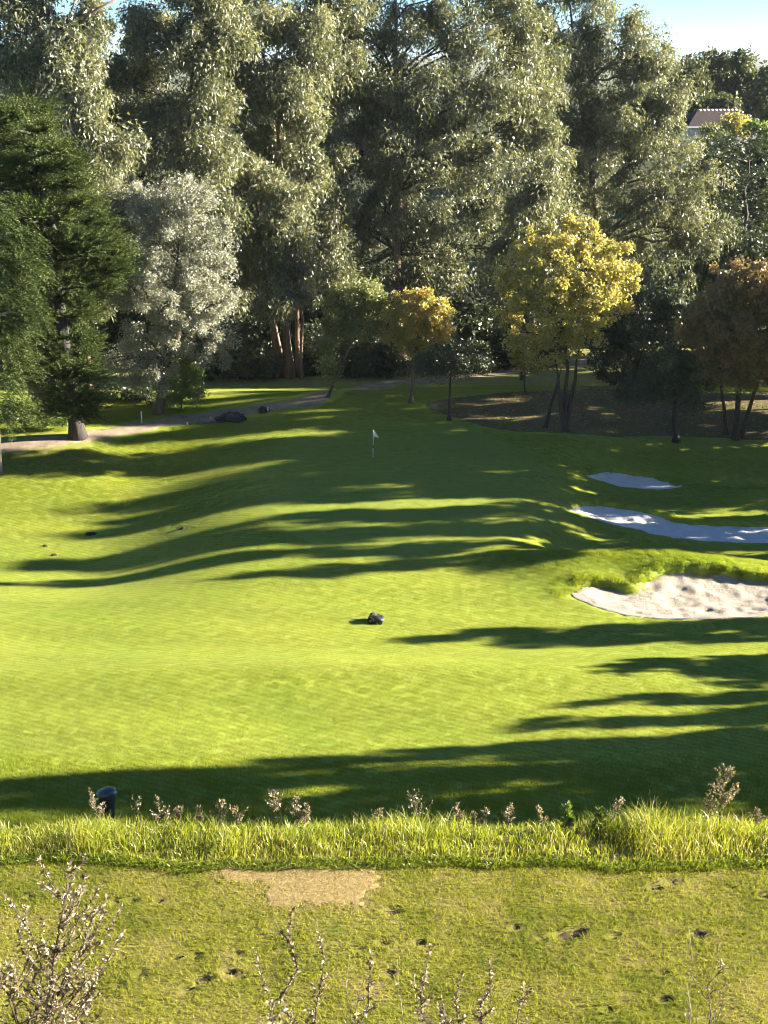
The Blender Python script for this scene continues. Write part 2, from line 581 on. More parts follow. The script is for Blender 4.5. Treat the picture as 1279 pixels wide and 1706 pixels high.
M['redbrown'] = leaf_mat('russet_leaf', [(0.0, (0.10, 0.11, 0.04)), (0.5, (0.20, 0.155, 0.07)), (1.0, (0.32, 0.17, 0.08))], 0.3, 0.05)
M['green'] = leaf_mat('fresh_leaf', [(0.0, (0.06, 0.11, 0.015)), (0.6, (0.13, 0.19, 0.025)), (1.0, (0.22, 0.26, 0.05))], 0.4, 0.08)
M['grey'] = leaf_mat('grey_green_leaf', [(0.0, (0.09, 0.115, 0.045)), (0.6, (0.20, 0.22, 0.10)), (1.0, (0.36, 0.36, 0.16))], 0.4, 0.04)
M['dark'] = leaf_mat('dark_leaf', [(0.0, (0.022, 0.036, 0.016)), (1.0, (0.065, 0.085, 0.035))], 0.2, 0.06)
M['weed'] = leaf_mat('dry_weed_leaf', [(0.0, (0.07, 0.055, 0.042)), (0.5, (0.20, 0.17, 0.125)), (1.0, (0.44, 0.38, 0.28))], 0.3, 0.03)
M['stalk'] = bark_mat('weed_stalk', (0.03, 0.022, 0.018), (0.08, 0.06, 0.045), 30, 0.3, 0.2)
M['bark'] = bark_mat('grey_bark', (0.07, 0.055, 0.045), (0.19, 0.16, 0.13))
M['barkd'] = bark_mat('dark_bark', (0.03, 0.024, 0.020), (0.085, 0.068, 0.055))
M['barkc'] = bark_mat('cypress_bark', (0.018, 0.016, 0.015), (0.055, 0.047, 0.042), 2.2, 0.1, 0.7)
M['barke'] = bark_mat('eucalyptus_bark', (0.10, 0.060, 0.042), (0.24, 0.165, 0.12), 1.6, 0.08)
M['barkw'] = bark_mat('pale_bark', (0.22, 0.18, 0.15), (0.46, 0.41, 0.35))

# ------------------------------------------------------------------ ground sheets


def grid_mesh(xs, ys, hf, drop=0.0):
    X, Y = np.meshgrid(xs, ys)
    Z = hf(X.ravel(), Y.ravel()) - drop
    V = np.stack([X.ravel(), Y.ravel(), Z], 1)
    nx, ny = len(xs), len(ys)
    i = np.arange(nx * ny).reshape(ny, nx)
    Fq = np.stack([i[:-1, :-1], i[:-1, 1:], i[1:, 1:], i[1:, :-1]], -1).reshape(-1, 4)
    return V, Fq


GREEN = catmull([at(*q)[:2] for q in [(430, 770), (520, 720), (640, 700), (780, 715), (900, 770), (960, 840), (900, 885), (790, 925), (640, 935), (510, 905), (430, 850)]], 5)


def poly_soft(x, y, poly, w):
    d = np.full(np.shape(x), 99.0)
    for i in range(len(poly)):
        d = np.minimum(d, seg_dist(x, y, poly[i], poly[(i + 1) % len(poly)])[0])
    sd = np.where(inside(x, y, poly), d, -d)
    return sst(-w, w, sd)


xs = np.concatenate([np.arange(-70, 5, 0.6), np.arange(5, 28, 0.26), np.arange(28, 71, 0.8)])
ys = np.concatenate([np.arange(42, 79, 0.5), np.arange(79, 111, 0.26), np.arange(111, 160, 0.5)])
V, Fq = grid_mesh(xs, ys, lambda x, y: H(x, y, 0.22))
gmask = poly_soft(V[:, 0], V[:, 1], GREEN, 0.5)
dry = 0.9 * gauss(V[:, 0], V[:, 1], -27, 112, 5, 3) + 0.45 * gauss(V[:, 0], V[:, 1], -22, 102, 5, 2.5) + 0.35 * gauss(V[:, 0], V[:, 1], -14, 97, 4, 2)
dry = np.clip(dry + sst(134, 139, V[:, 1]) * 0.9, 0, 1)
fair = link('fairway', mesh_np('fairway', V, Fq, M['turf'], True, {'green': gmask, 'dry': dry}))
tag(fair, 'mown yellow-green golf fairway, apron and putting green running up the valley', kind='structure')

# near hillside with the mown tee shelf
xs = np.concatenate([np.arange(-70, -8, 2.0), np.arange(-8, 8.01, 0.08), np.arange(8.4, 71, 2.0)])
ys = np.concatenate([np.arange(-30, 1, 2.0), np.arange(1, 9.5, 0.25), np.arange(9.5, 15.2, 0.08), np.arange(15.2, 43.3, 0.8)])
DIV = [(196, 1504, 14), (222, 1501, 12), (237, 1623, 15), (342, 1632, 17), (381, 1619, 14), (398, 1625, 13), (328, 1594, 13), (367, 1590, 9), (400, 1591, 11),
       (655, 1519, 17), (943, 1558, 22), (965, 1553, 18), (1165, 1558, 18), (1122, 1470, 18), (1093, 1478, 15), (200, 1642, 12), (317, 1652, 14),
       (862, 1546, 13), (1023, 1558, 12), (1040, 1600, 9), (1110, 1665, 14), (1275, 1493, 13), (300, 1597, 10), (640, 1572, 14), (601, 1584, 12), (652, 1622, 14),
       (1108, 1622, 11), (205, 1594, 9), (268, 1502, 9), (700, 1571, 14), (50, 1495, 10), (1015, 1682, 11), (905, 1565, 10), (1218, 1480, 10)]
DW = [(at(a, b), s * mpp(a, b, 12.5) * 0.72) for a, b, s in DIV]


def Htee(x, y):
    z = H(x, y)
    for (c, r) in DW:
        m = (np.abs(x - c[0]) < 4 * r) & (np.abs(y - c[1]) < 4 * r)
        if np.any(m):
            q = np.hypot((x[m] - c[0]) / 1.25, y[m] - c[1]) / r
            z[m] = z[m] - 0.030 * np.exp(-q ** 4) + 0.008 * np.exp(-((q - 1.5) / 0.5) ** 2)
    return z


V, Fq = grid_mesh(xs, ys, Htee)
hill = link('hillside', mesh_np('hillside', V, Fq, M['tee_soil'], True))
tag(hill, 'worn grass tee shelf and bank falling from the viewpoint into the valley', kind='structure')

# wide land to the horizon
rr = np.concatenate([np.linspace(0, 60, 4), np.geomspace(90, 11900, 40)])
xs = np.concatenate([-rr[::-1], rr[1:]])
ysf = np.concatenate([np.arange(-200, 160, 20), np.arange(160, 460, 15), np.geomspace(470, 11900, 44)])


def Hfar(x, y):
    z = H0(x, y)
    d = np.hypot(x, y)
    inner = (np.abs(x) < 72) & (y < 165) & (y > -35)
    z = np.where(inner, z - 3.0, z)
    hills = sst(3500, 8000, d) * (28 + 60 * vnoise(x, y, 2600, 8) + 35 * vnoise(x, y, 900, 9))
    return z + np.maximum(hills, 0) - sst(420, 1500, d) * 12


V, Fq = grid_mesh(xs, ysf, Hfar)
land = link('terrain', mesh_np('terrain', V, Fq, M['far_ground'], True))
tag(land, 'wide green land and hazy hills running to the horizon', kind='structure')


# bunkers: sand sheets that end on the lip
def bunker_mesh(b, step, bump):
    x0, y0, x1, y1 = b['box']
    xs_ = np.arange(x0 - step, x1 + 2 * step, step); ys_ = np.arange(y0 - step, y1 + 2 * step, step)
    X, Y = np.meshgrid(xs_, ys_); X = X.ravel(); Y = Y.ravel()
    ins = inside(X, Y, b['poly'])
    bd = np.full(X.shape, 99.0); bx = X.copy(); by = Y.copy(); fe = np.zeros(X.shape, bool)
    for i in range(len(b['poly'])):
        d, qx, qy = seg_dist(X, Y, b['poly'][i], b['poly'][(i + 1) % len(b['poly'])])
        m = d < bd
        fe = np.where(m, b['far'][i], fe)
        bd = np.where(m, d, bd); bx = np.where(m, qx, bx); by = np.where(m, qy, by)
    Xs = np.where(ins, X, bx); Ys = np.where(ins, Y, by)
    lowz = H0(Xs, Ys) - b['depth'] * 0.75
    Z = np.where(fe & (bd < 0.35) | (fe & ~ins), np.minimum(H(Xs, Ys), lowz), H(Xs, Ys)) + 0.03 - np.where(ins, 0, 0.05)
    Z = Z + np.where(ins, bump * sst(0, 0.8, bd) * (vnoise(X, Y, 0.9, 11) + 0.6 * vnoise(X, Y, 0.42, 12)), 0)
    nx, ny = len(xs_), len(ys_)
    i = np.arange(nx * ny).reshape(ny, nx)
    Fq_ = np.stack([i[:-1, :-1], i[:-1, 1:], i[1:, 1:], i[1:, :-1]], -1).reshape(-1, 4)
    Fq_ = Fq_[ins[Fq_].any(1)]
    used, invx = np.unique(Fq_, return_inverse=True)
    return np.stack([Xs, Ys, Z], 1)[used], invx.reshape(-1, 4)


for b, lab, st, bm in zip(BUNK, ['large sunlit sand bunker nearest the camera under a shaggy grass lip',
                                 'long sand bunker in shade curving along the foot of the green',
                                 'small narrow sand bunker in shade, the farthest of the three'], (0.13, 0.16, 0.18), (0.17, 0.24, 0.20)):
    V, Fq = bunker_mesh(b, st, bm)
    o = link('sand_bunker', mesh_np('sand_bunker', V, Fq, M['sand' if st < 0.15 else 'sand_brightened'], True))
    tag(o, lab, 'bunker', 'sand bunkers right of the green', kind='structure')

# dirt path behind the green
pc = [(-90, 770), (-30, 752), (0, 744), (60, 738), (120, 731), (190, 720), (260, 706), (330, 695), (400, 685), (470, 675), (530, 668)]
pp = [at(a, b)[:2] for a, b in pc]
pp += [np.array(q) for q in [(-1.0, 138.5), (3.5, 140.0), (8.5, 142.5), (14.0, 146.0), (20.0, 150.0), (27, 154)]]
pp = np.array(pp)
tt = np.linspace(0, len(pp) - 1, 160)
px_ = np.interp(tt, range(len(pp)), pp[:, 0]); py_ = np.interp(tt, range(len(pp)), pp[:, 1])
kk = np.ones(9) / 9
px_[4:-4] = np.convolve(px_, kk, 'valid'); py_[4:-4] = np.convolve(py_, kk, 'valid')
tx, ty = np.gradient(px_), np.gradient(py_); tl = np.hypot(tx, ty)
V = []; nw = 7
for i in range(160):
    for j in range(nw):
        s = (j / (nw - 1) - 0.5)
        w = 2.7 + 0.4 * math.sin(i * 0.6) + (0.5 * rng.standard_normal() if j in (0, nw - 1) else 0)
        V.append((px_[i] - ty[i] / tl[i] * s * w, py_[i] + tx[i] / tl[i] * s * w, 0))
V = np.array(V); V[:, 2] = H(V[:, 0], V[:, 1]) + 0.05 - np.where(np.arange(len(V)) % nw % (nw - 1) == 0, 0.12, 0)
i = np.arange(160 * nw).reshape(160, nw)
Fq = np.stack([i[:-1, :-1], i[:-1, 1:], i[1:, 1:], i[1:, :-1]], -1).reshape(-1, 4)
path = link('dirt_path', mesh_np('dirt_path', V, Fq, M['path'], True))
tag(path, 'pale dirt path winding behind the green under the trees', kind='structure')

# fallen-leaf ground under the trees on the right
LIT = catmull([at(*q)[:2] for q in [(705, 676), (760, 697), (830, 716), (940, 722), (1100, 727), (1279, 735), (1420, 740)]] +
              [np.array([52.0, 122.0]), np.array([50.0, 140.0])] + [at(*q)[:2] for q in [(1250, 655), (1100, 650), (980, 648), (880, 652), (800, 658), (735, 666)]], 6)
x0, y0 = LIT.min(0); x1, y1 = LIT.max(0)
bl = dict(poly=LIT, box=(x0, y0, x1, y1))


def sheet_mesh(poly, step, lift):
    x0, y0 = poly.min(0); x1, y1 = poly.max(0)
    xs_ = np.arange(x0 - step, x1 + 2 * step, step); ys_ = np.arange(y0 - step, y1 + 2 * step, step)
    X, Y = np.meshgrid(xs_, ys_); X = X.ravel(); Y = Y.ravel()
    ins = inside(X, Y, poly)
    bd = np.full(X.shape, 99.0); bx = X.copy(); by = Y.copy()
    for i in range(len(poly)):
        d, qx, qy = seg_dist(X, Y, poly[i], poly[(i + 1) % len(poly)])
        m = d < bd
        bd = np.where(m, d, bd); bx = np.where(m, qx, bx); by = np.where(m, qy, by)
    Xs = np.where(ins, X, bx); Ys = np.where(ins, Y, by)
    Z = H(Xs, Ys) + np.where(ins, lift, -0.02)
    nx, ny = len(xs_), len(ys_)
    i = np.arange(nx * ny).reshape(ny, nx)
    Fq_ = np.stack([i[:-1, :-1], i[:-1, 1:], i[1:, 1:], i[1:, :-1]], -1).reshape(-1, 4)
    Fq_ = Fq_[ins[Fq_].any(1)]
    used, invx = np.unique(Fq_, return_inverse=True)
    return np.stack([Xs, Ys, Z], 1)[used], invx.reshape(-1, 4)


V, Fq = sheet_mesh(LIT, 0.6, 0.04)
o = link('leaf_strewn_ground', mesh_np('leaf_strewn_ground', V, Fq, M['litter'], True))
tag(o, 'brown leaf-strewn ground under the autumn trees at right', kind='structure')

# bare patch on the tee
BARE = np.array([at(*q)[:2] for q in [(352, 1441), (420, 1433), (520, 1436), (632, 1437), (636, 1462), (622, 1484), (614, 1508), (560, 1512), (500, 1510), (440, 1513), (444, 1490), (450, 1474), (400, 1470), (345, 1462)]])
BT = np.concatenate([BARE[i] + (BARE[(i + 1) % len(BARE)] - BARE[i]) * np.linspace(0, 1, 6, endpoint=False)[:, None] for i in range(len(BARE))])
BT = BT.mean(0) + (BT - BT.mean(0)) * 0.95 + 0.05 * rng.standard_normal(BT.shape)
V, Fq = sheet_mesh(BT, 0.05, 0.006)
o = link('bare_ground', mesh_np('bare_ground', V, Fq, earth_mat('bare_earth', (0.24, 0.18, 0.075), (0.38, 0.29, 0.13), 9, 0.7, 0.02), True))
tag(o, 'bare straw-brown patch of repaired turf at the edge of the tee', kind='structure')

# ------------------------------------------------------------------ leaves and trees


def unit(a):
    return a / (np.linalg.norm(a, axis=-1, keepdims=True) + 1e-9)


def leaf_cloud(cent, rad, per, L, Wd, hang=0.6, droop=0.0, squash=0.9, out=0.25, flat=0.0, shell=0.5):
    """leaves (one kite each as two triangles, or one triangle when small) around clump centres"""
    n = len(cent) * per
    ci = np.repeat(np.arange(len(cent)), per)
    d = unit(rng.standard_normal((n, 3)))
    r = rng.random(n) ** shell
    off = d * r[:, None] * rad[ci][:, None]
    off[:, 2] *= squash
    off[:, 2] -= droop * rad[ci] * rng.random(n) ** 2
    p = cent[ci] + off
    ax = unit(rng.standard_normal((n, 3)) * (1 - hang) + np.array([0, 0, -1]) * hang + d * out)
    w = unit(np.cross(ax, rng.standard_normal((n, 3)) * (1 - flat) + np.array([0, 0, 1]) * flat * 0 + 1e-4))
    if flat > 0:
        w2 = unit(np.cross(ax, np.array([0.01, 0.02, 1.0])))
        w = unit(w * (1 - flat) + w2 * flat)
    ll = L * (0.6 + 0.8 * rng.random(n))[:, None]; ww = Wd * (0.6 + 0.8 * rng.random(n))[:, None]
    tint = np.clip(0.45 * rng.random(len(cent))[ci] + 0.55 * rng.random(n), 0, 1)
    return p, ax, w, ll, ww, tint


def leaves_tri(lc):
    p, ax, w, ll, ww, tint = lc
    n = len(p)
    V = np.empty((n, 3, 3))
    V[:, 0] = p - w * ww * 0.5; V[:, 1] = p + w * ww * 0.5; V[:, 2] = p + ax * ll
    return V.reshape(-1, 3), np.arange(3 * n).reshape(-1, 3), tint


def leaves_kite(lc):
    p, ax, w, ll, ww, tint = lc
    n = len(p)
    V = np.empty((n, 4, 3))
    V[:, 0] = p; V[:, 1] = p + ax * ll * 0.45 + w * ww * 0.5; V[:, 2] = p + ax * ll; V[:, 3] = p + ax * ll * 0.45 - w * ww * 0.5
    return V.reshape(-1, 3), np.arange(4 * n).reshape(-1, 4), tint


def clumps_in(lobes, n_total, rc, fill=0.35):
    """clump centres spread over the lobes' outer shells (and a few inside)"""
    area = np.array([(l[3] * l[4] + l[4] * l[5] + l[3] * l[5]) for l in lobes])
    cnt = np.maximum(3, (n_total * area / area.sum()).astype(int))
    cs, rs = [], []
    for l, c in zip(lobes, cnt):
        d = unit(rng.standard_normal((c, 3)))
        rr_ = rng.random(c) ** fill
        cs.append(np.array(l[:3]) + d * rr_[:, None] * np.array(l[3:6]))
        rs.append(rc * (0.5 + 1.0 * rng.random(c) ** 1.5))
    return np.concatenate(cs), np.concatenate(rs)


def bend(a, b, sag=0.1, n=5, jit=0.05):
    a = np.array(a, float); b = np.array(b, float)
    L = np.linalg.norm(b - a)
    out = []
    for t in np.linspace(0, 1, n):
        q = a + (b - a) * t
        q = q + np.array([0, 0, 1]) * sag * L * math.sin(math.pi * t)
        if 0 < t < 1: q = q + rng.standard_normal(3) * jit * L * 0.5
        out.append(q)
    return out


SPEC = {
    'euc': dict(mat='euc', L=0.40, W=0.16, hang=0.52, droop=0.8, squash=0.85, rc=1.5, out=0.25, shell=0.5),
    'eucd': dict(mat='eucd', L=0.5, W=0.2, hang=0.6, droop=1.0, squash=1.0, rc=1.4, out=0.2, shell=0.5),
    'silver': dict(mat='silver', L=0.20, W=0.11, hang=0.1, droop=0.0, squash=0.9, rc=0.85, out=0.3, shell=0.5),
    'broad': dict(mat='yellow', L=0.30, W=0.24, hang=0.35, droop=0.1, squash=0.8, rc=0.75, out=0.2, shell=0.5),
    'bush': dict(mat='dark', L=0.28, W=0.16, hang=0.1, droop=0.0, squash=0.9, rc=0.8, out=0.4, shell=0.5),
}


def tree(name, label, cat, base, lobes, kind, n_clump, per, mat=None, bark='bark', r0=0.35, stems=None, group=None, limb_n=None, rc=None, L=None, Wd=None, twigs=1.0, cull=None, bark_top=None):
    """base (x,y,z); lobes in world metres (cx,cy,cz,rx,ry,rz)"""
    sp = dict(SPEC[kind])
    base = np.array(base, float)
    root = thing(name, label, cat, tuple(base), 0, group)
    lob = [tuple(np.array(l[:3]) - base) + tuple(l[3:]) for l in lobes]
    cs, rs = clumps_in(lob, n_clump, rc or sp['rc'])
    if cull is not None:
        k = cull(cs + base); cs, rs = cs[k], rs[k]
    k = cs[:, 2] > 0.25
    cs, rs = cs[k], rs[k]
    lc = leaf_cloud(cs, rs, per, L or sp['L'], Wd or sp['W'], sp['hang'], sp['droop'], sp['squash'], sp['out'], 0.0, sp['shell'])
    ok = lc[0][:, 2] > 0.05
    lc = tuple(q[ok] for q in lc)
    V, Fc, t = leaves_tri(lc) if kind in ('euc', 'eucd') else leaves_kite(lc)
    cr = link('crown', mesh_np(name + '_crown', V, Fc, M[mat or sp['mat']], False, {'tint': t}), root)
    cr['kind'] = 'thing'
    # trunk and limbs
    zc = np.array([l[2] for l in lob])
    topi = int(np.argmax(zc))
    if stems is None:
        stems = [((0, 0), lob[topi][:3], r0)]
    spine = []
    for (bx, by), top, r in stems:
        a = np.array([bx, by, -0.3]); b = np.array(top, float)
        pts = bend(a, b, 0.0, 8, 0.014)
        pts[0] = a
        pts[1] = a + (b - a) * 0.1 + np.array([0, 0, 0.05])
        rad = [r * 1.7] + [r * (1.05 - 0.9 * i / 7) for i in range(1, 8)]
        mb = MB(); mb.tube(pts, rad, 9, True, 0.12)
        mb.build('trunk', M[bark], root)
        spine.append((pts, rad))
    whole = kind == 'bush' or kind == 'eucd'
    lb = MB()
    for l in lob:
        pts, rad = spine[int(rng.integers(len(spine)))]
        best = min(spine, key=lambda s_: min(np.linalg.norm(q - np.array(l[:3])) for q in s_[0]))
        pts, rad = best
        cand = [i for i in range(2, len(pts)) if pts[i][2] < l[2] - 0.15 * np.linalg.norm(pts[i][:2] - np.array(l[:2]))] or [2]
        i = min(cand, key=lambda i_: np.linalg.norm(pts[i_] - np.array(l[:3])))
        rl = min(rad[i] * 0.7, 0.035 * np.linalg.norm(pts[i] - np.array(l[:3])) + 0.03)
        lp = bend(pts[i], l[:3], 0.06, 6, 0.06)
        lb.tube(lp, [rl * (1 - 0.7 * j / 5) for j in range(6)], 6)
        # twigs
        near = np.argsort(np.linalg.norm(cs - np.array(l[:3]), axis=1))[:int(6 * twigs)]
        for c in near:
            q = lp[int(rng.integers(2, 6))]
            lb.tube(bend(q, cs[c], 0.05, 4, 0.08), [rl * 0.45, rl * 0.35, rl * 0.22, rl * 0.1], 4, False)
        if not whole:
            lb.build('limb', M[bark_top or bark], root); lb = MB()
    if whole:
        lb.build('branchwork', M[bark_top or bark], root)['kind'] = 'stuff'
    return root


def lobes_px(lst, Y):
    """lobes as seen: (px, py, rx, ry, dy[, depth radius in m]) at distance Y -> metres"""
    out = []
    for l in lst:
        px, py, rx, ry, dy = l[:5]
        c = P(px, py, Y + dy); s = mpp(px, py, Y + dy)
        out.append((c[0], c[1], c[2], rx * s, (l[5] if len(l) > 5 else min(rx, ry) * s * 1.1), ry * s))
    return out


def gpt(px, Y):
    """ground point on the bearing px at distance Y"""
    x = 0.0
    for _ in range(6):
        z = float(H(np.array([x]), np.array([Y]))[0])
        depth = Y * cp + (CAM_Z - z) * sp_
        x = (px - 639.5) / F_PX * depth
    return np.array([x, Y, z])


# --- tall eucalyptus behind the path
def shrink(lst, k=0.84):
    return [(l[0] + rng.uniform(-7, 7), l[1] + rng.uniform(-7, 7), l[2] * k * 1.16 * rng.uniform(0.85, 1.15), l[3] * k * 0.9 * rng.uniform(0.8, 1.1)) + tuple(l[4:]) for l in lst]


E2 = [(440, 50, 75, 65, 0), (490, 130, 60, 60, -1), (410, 180, 85, 55, -1), (400, 295, 55, 60, -3), (480, 330, 48, 75, -4), (430, 390, 45, 50, -3), (447, 500, 34, 40, -4), (380, 470, 40, 60, 1), (440, 250, 60, 50, 2),
      (450, -60, 80, 50, 1), (515, 190, 35, 50, 0), (520, 60, 40, 60, 0), (390, 110, 60, 50, 1), (385, -20, 45, 40, 1), (380, 400, 45, 50, 0), (515, 270, 30, 40, 0), (455, 440, 40, 40, -2), (500, 420, 35, 45, -2), (475, 380, 45, 40, -2), (490, 470, 25, 30, -2), (420, 440, 35, 40, -1)]
e2 = tree('eucalyptus_tree', 'huge eucalyptus with a cluster of bare reddish trunks and drooping lit foliage', 'tree', gpt(482, 141), lobes_px(shrink(E2), 141), 'euc', 400, 250,
          bark_top='barkd', bark='barke', r0=0.42,
          stems=[((0, 0), tuple(P(440, -20, 141) - gpt(482, 141)), 0.42), ((-1.1, 0.2), tuple(P(390, 20, 141) - gpt(482, 141)), 0.26),
                 ((0.7, 0.5), tuple(P(500, 110, 142) - gpt(482, 141)), 0.26), ((-0.5, 0.9), tuple(P(400, 180, 142) - gpt(482, 141)), 0.22), ((1.2, -0.2), tuple(P(490, 260, 141) - gpt(482, 141)), 0.16)],
          group='tall eucalyptus trees behind the green')
E2B = [(240, 40, 70, 55, 1), (320, 80, 75, 60, 0), (285, 165, 75, 55, 0), (225, 125, 50, 50, 2), (260, 240, 65, 45, -1), (335, 255, 60, 45, -2), (300, 330, 70, 55, 0), (345, 170, 50, 55, -1), (330, -30, 80, 55, 0),
       (200, 190, 45, 50, 2), (195, 265, 40, 45, 1), (178, 120, 35, 45, 1), (165, 210, 40, 50, 2), (160, 300, 40, 50, 2), (380, 60, 40, 55, 0), (350, 340, 45, 45, -1), (270, 420, 60, 60, 1), (355, 30, 40, 50, 0), (380, 240, 35, 45, -1)]
tree('eucalyptus_tree', 'spreading eucalyptus towering straight behind the silver tree', 'tree', gpt(290, 134), lobes_px(shrink(E2B), 134), 'euc', 330, 250, bark_top='barkd', bark='barke', r0=0.42,
     group='tall eucalyptus trees behind the green')
for px0, Y, lobs, lab in [
    (150, 125, [(150, 170, 45, 50, 0), (175, 250, 50, 50, 0), (130, 270, 45, 60, 0), (170, 340, 50, 60, 0), (120, 110, 40, 50, 1), (140, 400, 50, 60, 0), (190, 420, 40, 50, 0), (160, 480, 50, 50, 0)],
     'narrow eucalyptus showing between the top left tree and the silver tree'),
    (560, 147, [(545, 30, 50, 55, 0), (560, 110, 45, 55, 0), (540, 180, 45, 50, 0), (565, 250, 45, 55, 0), (545, 330, 45, 55, 0), (560, 410, 45, 55, 0), (575, -20, 45, 50, 0), (530, 430, 40, 50, 1), (550, 480, 40, 40, 1)],
     'narrow eucalyptus filling the gap right of the bare reddish trunks'),
    (890, 156, [(885, 60, 45, 55, 0), (900, 140, 42, 55, 0), (880, 220, 45, 50, 0), (915, 250, 45, 55, 0), (920, 340, 55, 55, 0), (860, 0, 45, 45, 0), (930, 430, 55, 50, 0), (880, 420, 45, 50, 0)],
     'narrow eucalyptus between the broad middle tree and the rightmost one')]:
    tree('eucalyptus_tree', lab, 'tree', gpt(px0, Y), lobes_px(shrink(lobs, 0.95), Y), 'euc', 150, 230, bark='barke', r0=0.3, group='tall eucalyptus trees behind the green', bark_top='bark')
E3 = [(600, 40, 85, 65, 1), (700, 30, 85, 60, 0), (790, 60, 75, 65, 0), (832, 150, 48, 65, -1), (745, 145, 85, 65, -2), (640, 145, 85, 75, -1), (570, 230, 50, 75, 1),
      (660, 265, 85, 75, -2), (760, 255, 75, 65, -2), (832, 250, 42, 55, -1), (800, 335, 55, 45, 0), (700, 365, 75, 55, -1), (600, 370, 50, 75, 2),
      (640, 445, 65, 45, 1), (740, 440, 55, 50, 1), (570, 455, 40, 50, 3), (650, -60, 90, 60, 0), (770, -40, 70, 50, 1), (560, 120, 45, 60, 1), (545, 40, 50, 60, 1), (535, 210, 40, 60, 2), (535, 330, 40, 60, 2), (755, 215, 60, 55, 1), (700, 200, 60, 60, 1), (620, 210, 60, 60, 1), (640, 330, 60, 60, 1), (870, 90, 40, 60, 2), (880, 210, 35, 60, 3), (850, 20, 45, 55, 2)]
e3 = tree('eucalyptus_tree', 'broad eucalyptus filling the middle of the skyline above the small orange tree', 'tree', gpt(665, 151), lobes_px(shrink(E3), 151), 'euc', 520, 230,
          bark_top='barkd', bark='barke', r0=0.5, group='tall eucalyptus trees behind the green')
E4 = [(935, 60, 50, 65, 1), (1010, 60, 60, 55, 0), (1080, 85, 48, 62, 0), (965, 145, 75, 65, -1), (1055, 185, 75, 75, -2), (1115, 240, 55, 75, -2), (1155, 325, 48, 65, -2),
      (1090, 330, 75, 65, -3), (985, 260, 75, 75, 0), (975, 360, 65, 55, 1), (1050, 405, 65, 45, -1), (1150, 400, 50, 38, -1), (905, 170, 35, 55, 2), (885, 40, 35, 50, 3),
      (1128, 160, 28, 45, -1), (1180, 290, 25, 40, -1), (1060, 30, 25, 35, 1), (940, -20, 50, 40, 2), (885, 110, 40, 60, 1), (890, 250, 45, 60, 1), (905, 380, 50, 60, 1), (1000, 0, 50, 50, 1), (1085, 130, 42, 50, 1), (1060, 90, 45, 50, 1), (1100, 180, 45, 55, 1), (1000, 210, 60, 60, 1), (1170, 370, 40, 40, -1)]
e4 = tree('eucalyptus_tree', 'rightmost tall eucalyptus, its glittering right edge against the open sky', 'tree', gpt(1020, 166), lobes_px(shrink(E4), 166), 'euc', 400, 250,
          bark='bark', r0=0.45, group='tall eucalyptus trees behind the green')
E5 = [(895, 275, 32, 38, 0), (872, 340, 42, 38, 0), (908, 325, 25, 50, -1), (885, 400, 40, 40, 1), (850, 430, 45, 45, 1), (860, 500, 40, 50, 1)]
tree('eucalyptus_tree', 'slim young eucalyptus rising just behind the yellow tree', 'tree', gpt(870, 140), lobes_px(E5, 140), 'euc', 80, 270, bark='bark', r0=0.2,
     group='tall eucalyptus trees behind the green')
E1 = [(20, 20, 90, 50, 0), (100, 85, 62, 50, -1), (30, 110, 60, 45, 0), (143, 110, 28, 42, -1), (60, -40, 100, 50, 1), (140, 20, 40, 45, 1), (60, 170, 60, 40, 3), (-60, 100, 60, 80, 1)]
e1 = tree('eucalyptus_tree', 'eucalyptus at top left with a bare branch across a gap of sky', 'tree', gpt(60, 128), lobes_px(shrink(E1, 0.9), 128), 'euc', 150, 330, bark='bark', r0=0.45,
          group='tall eucalyptus trees behind the green')
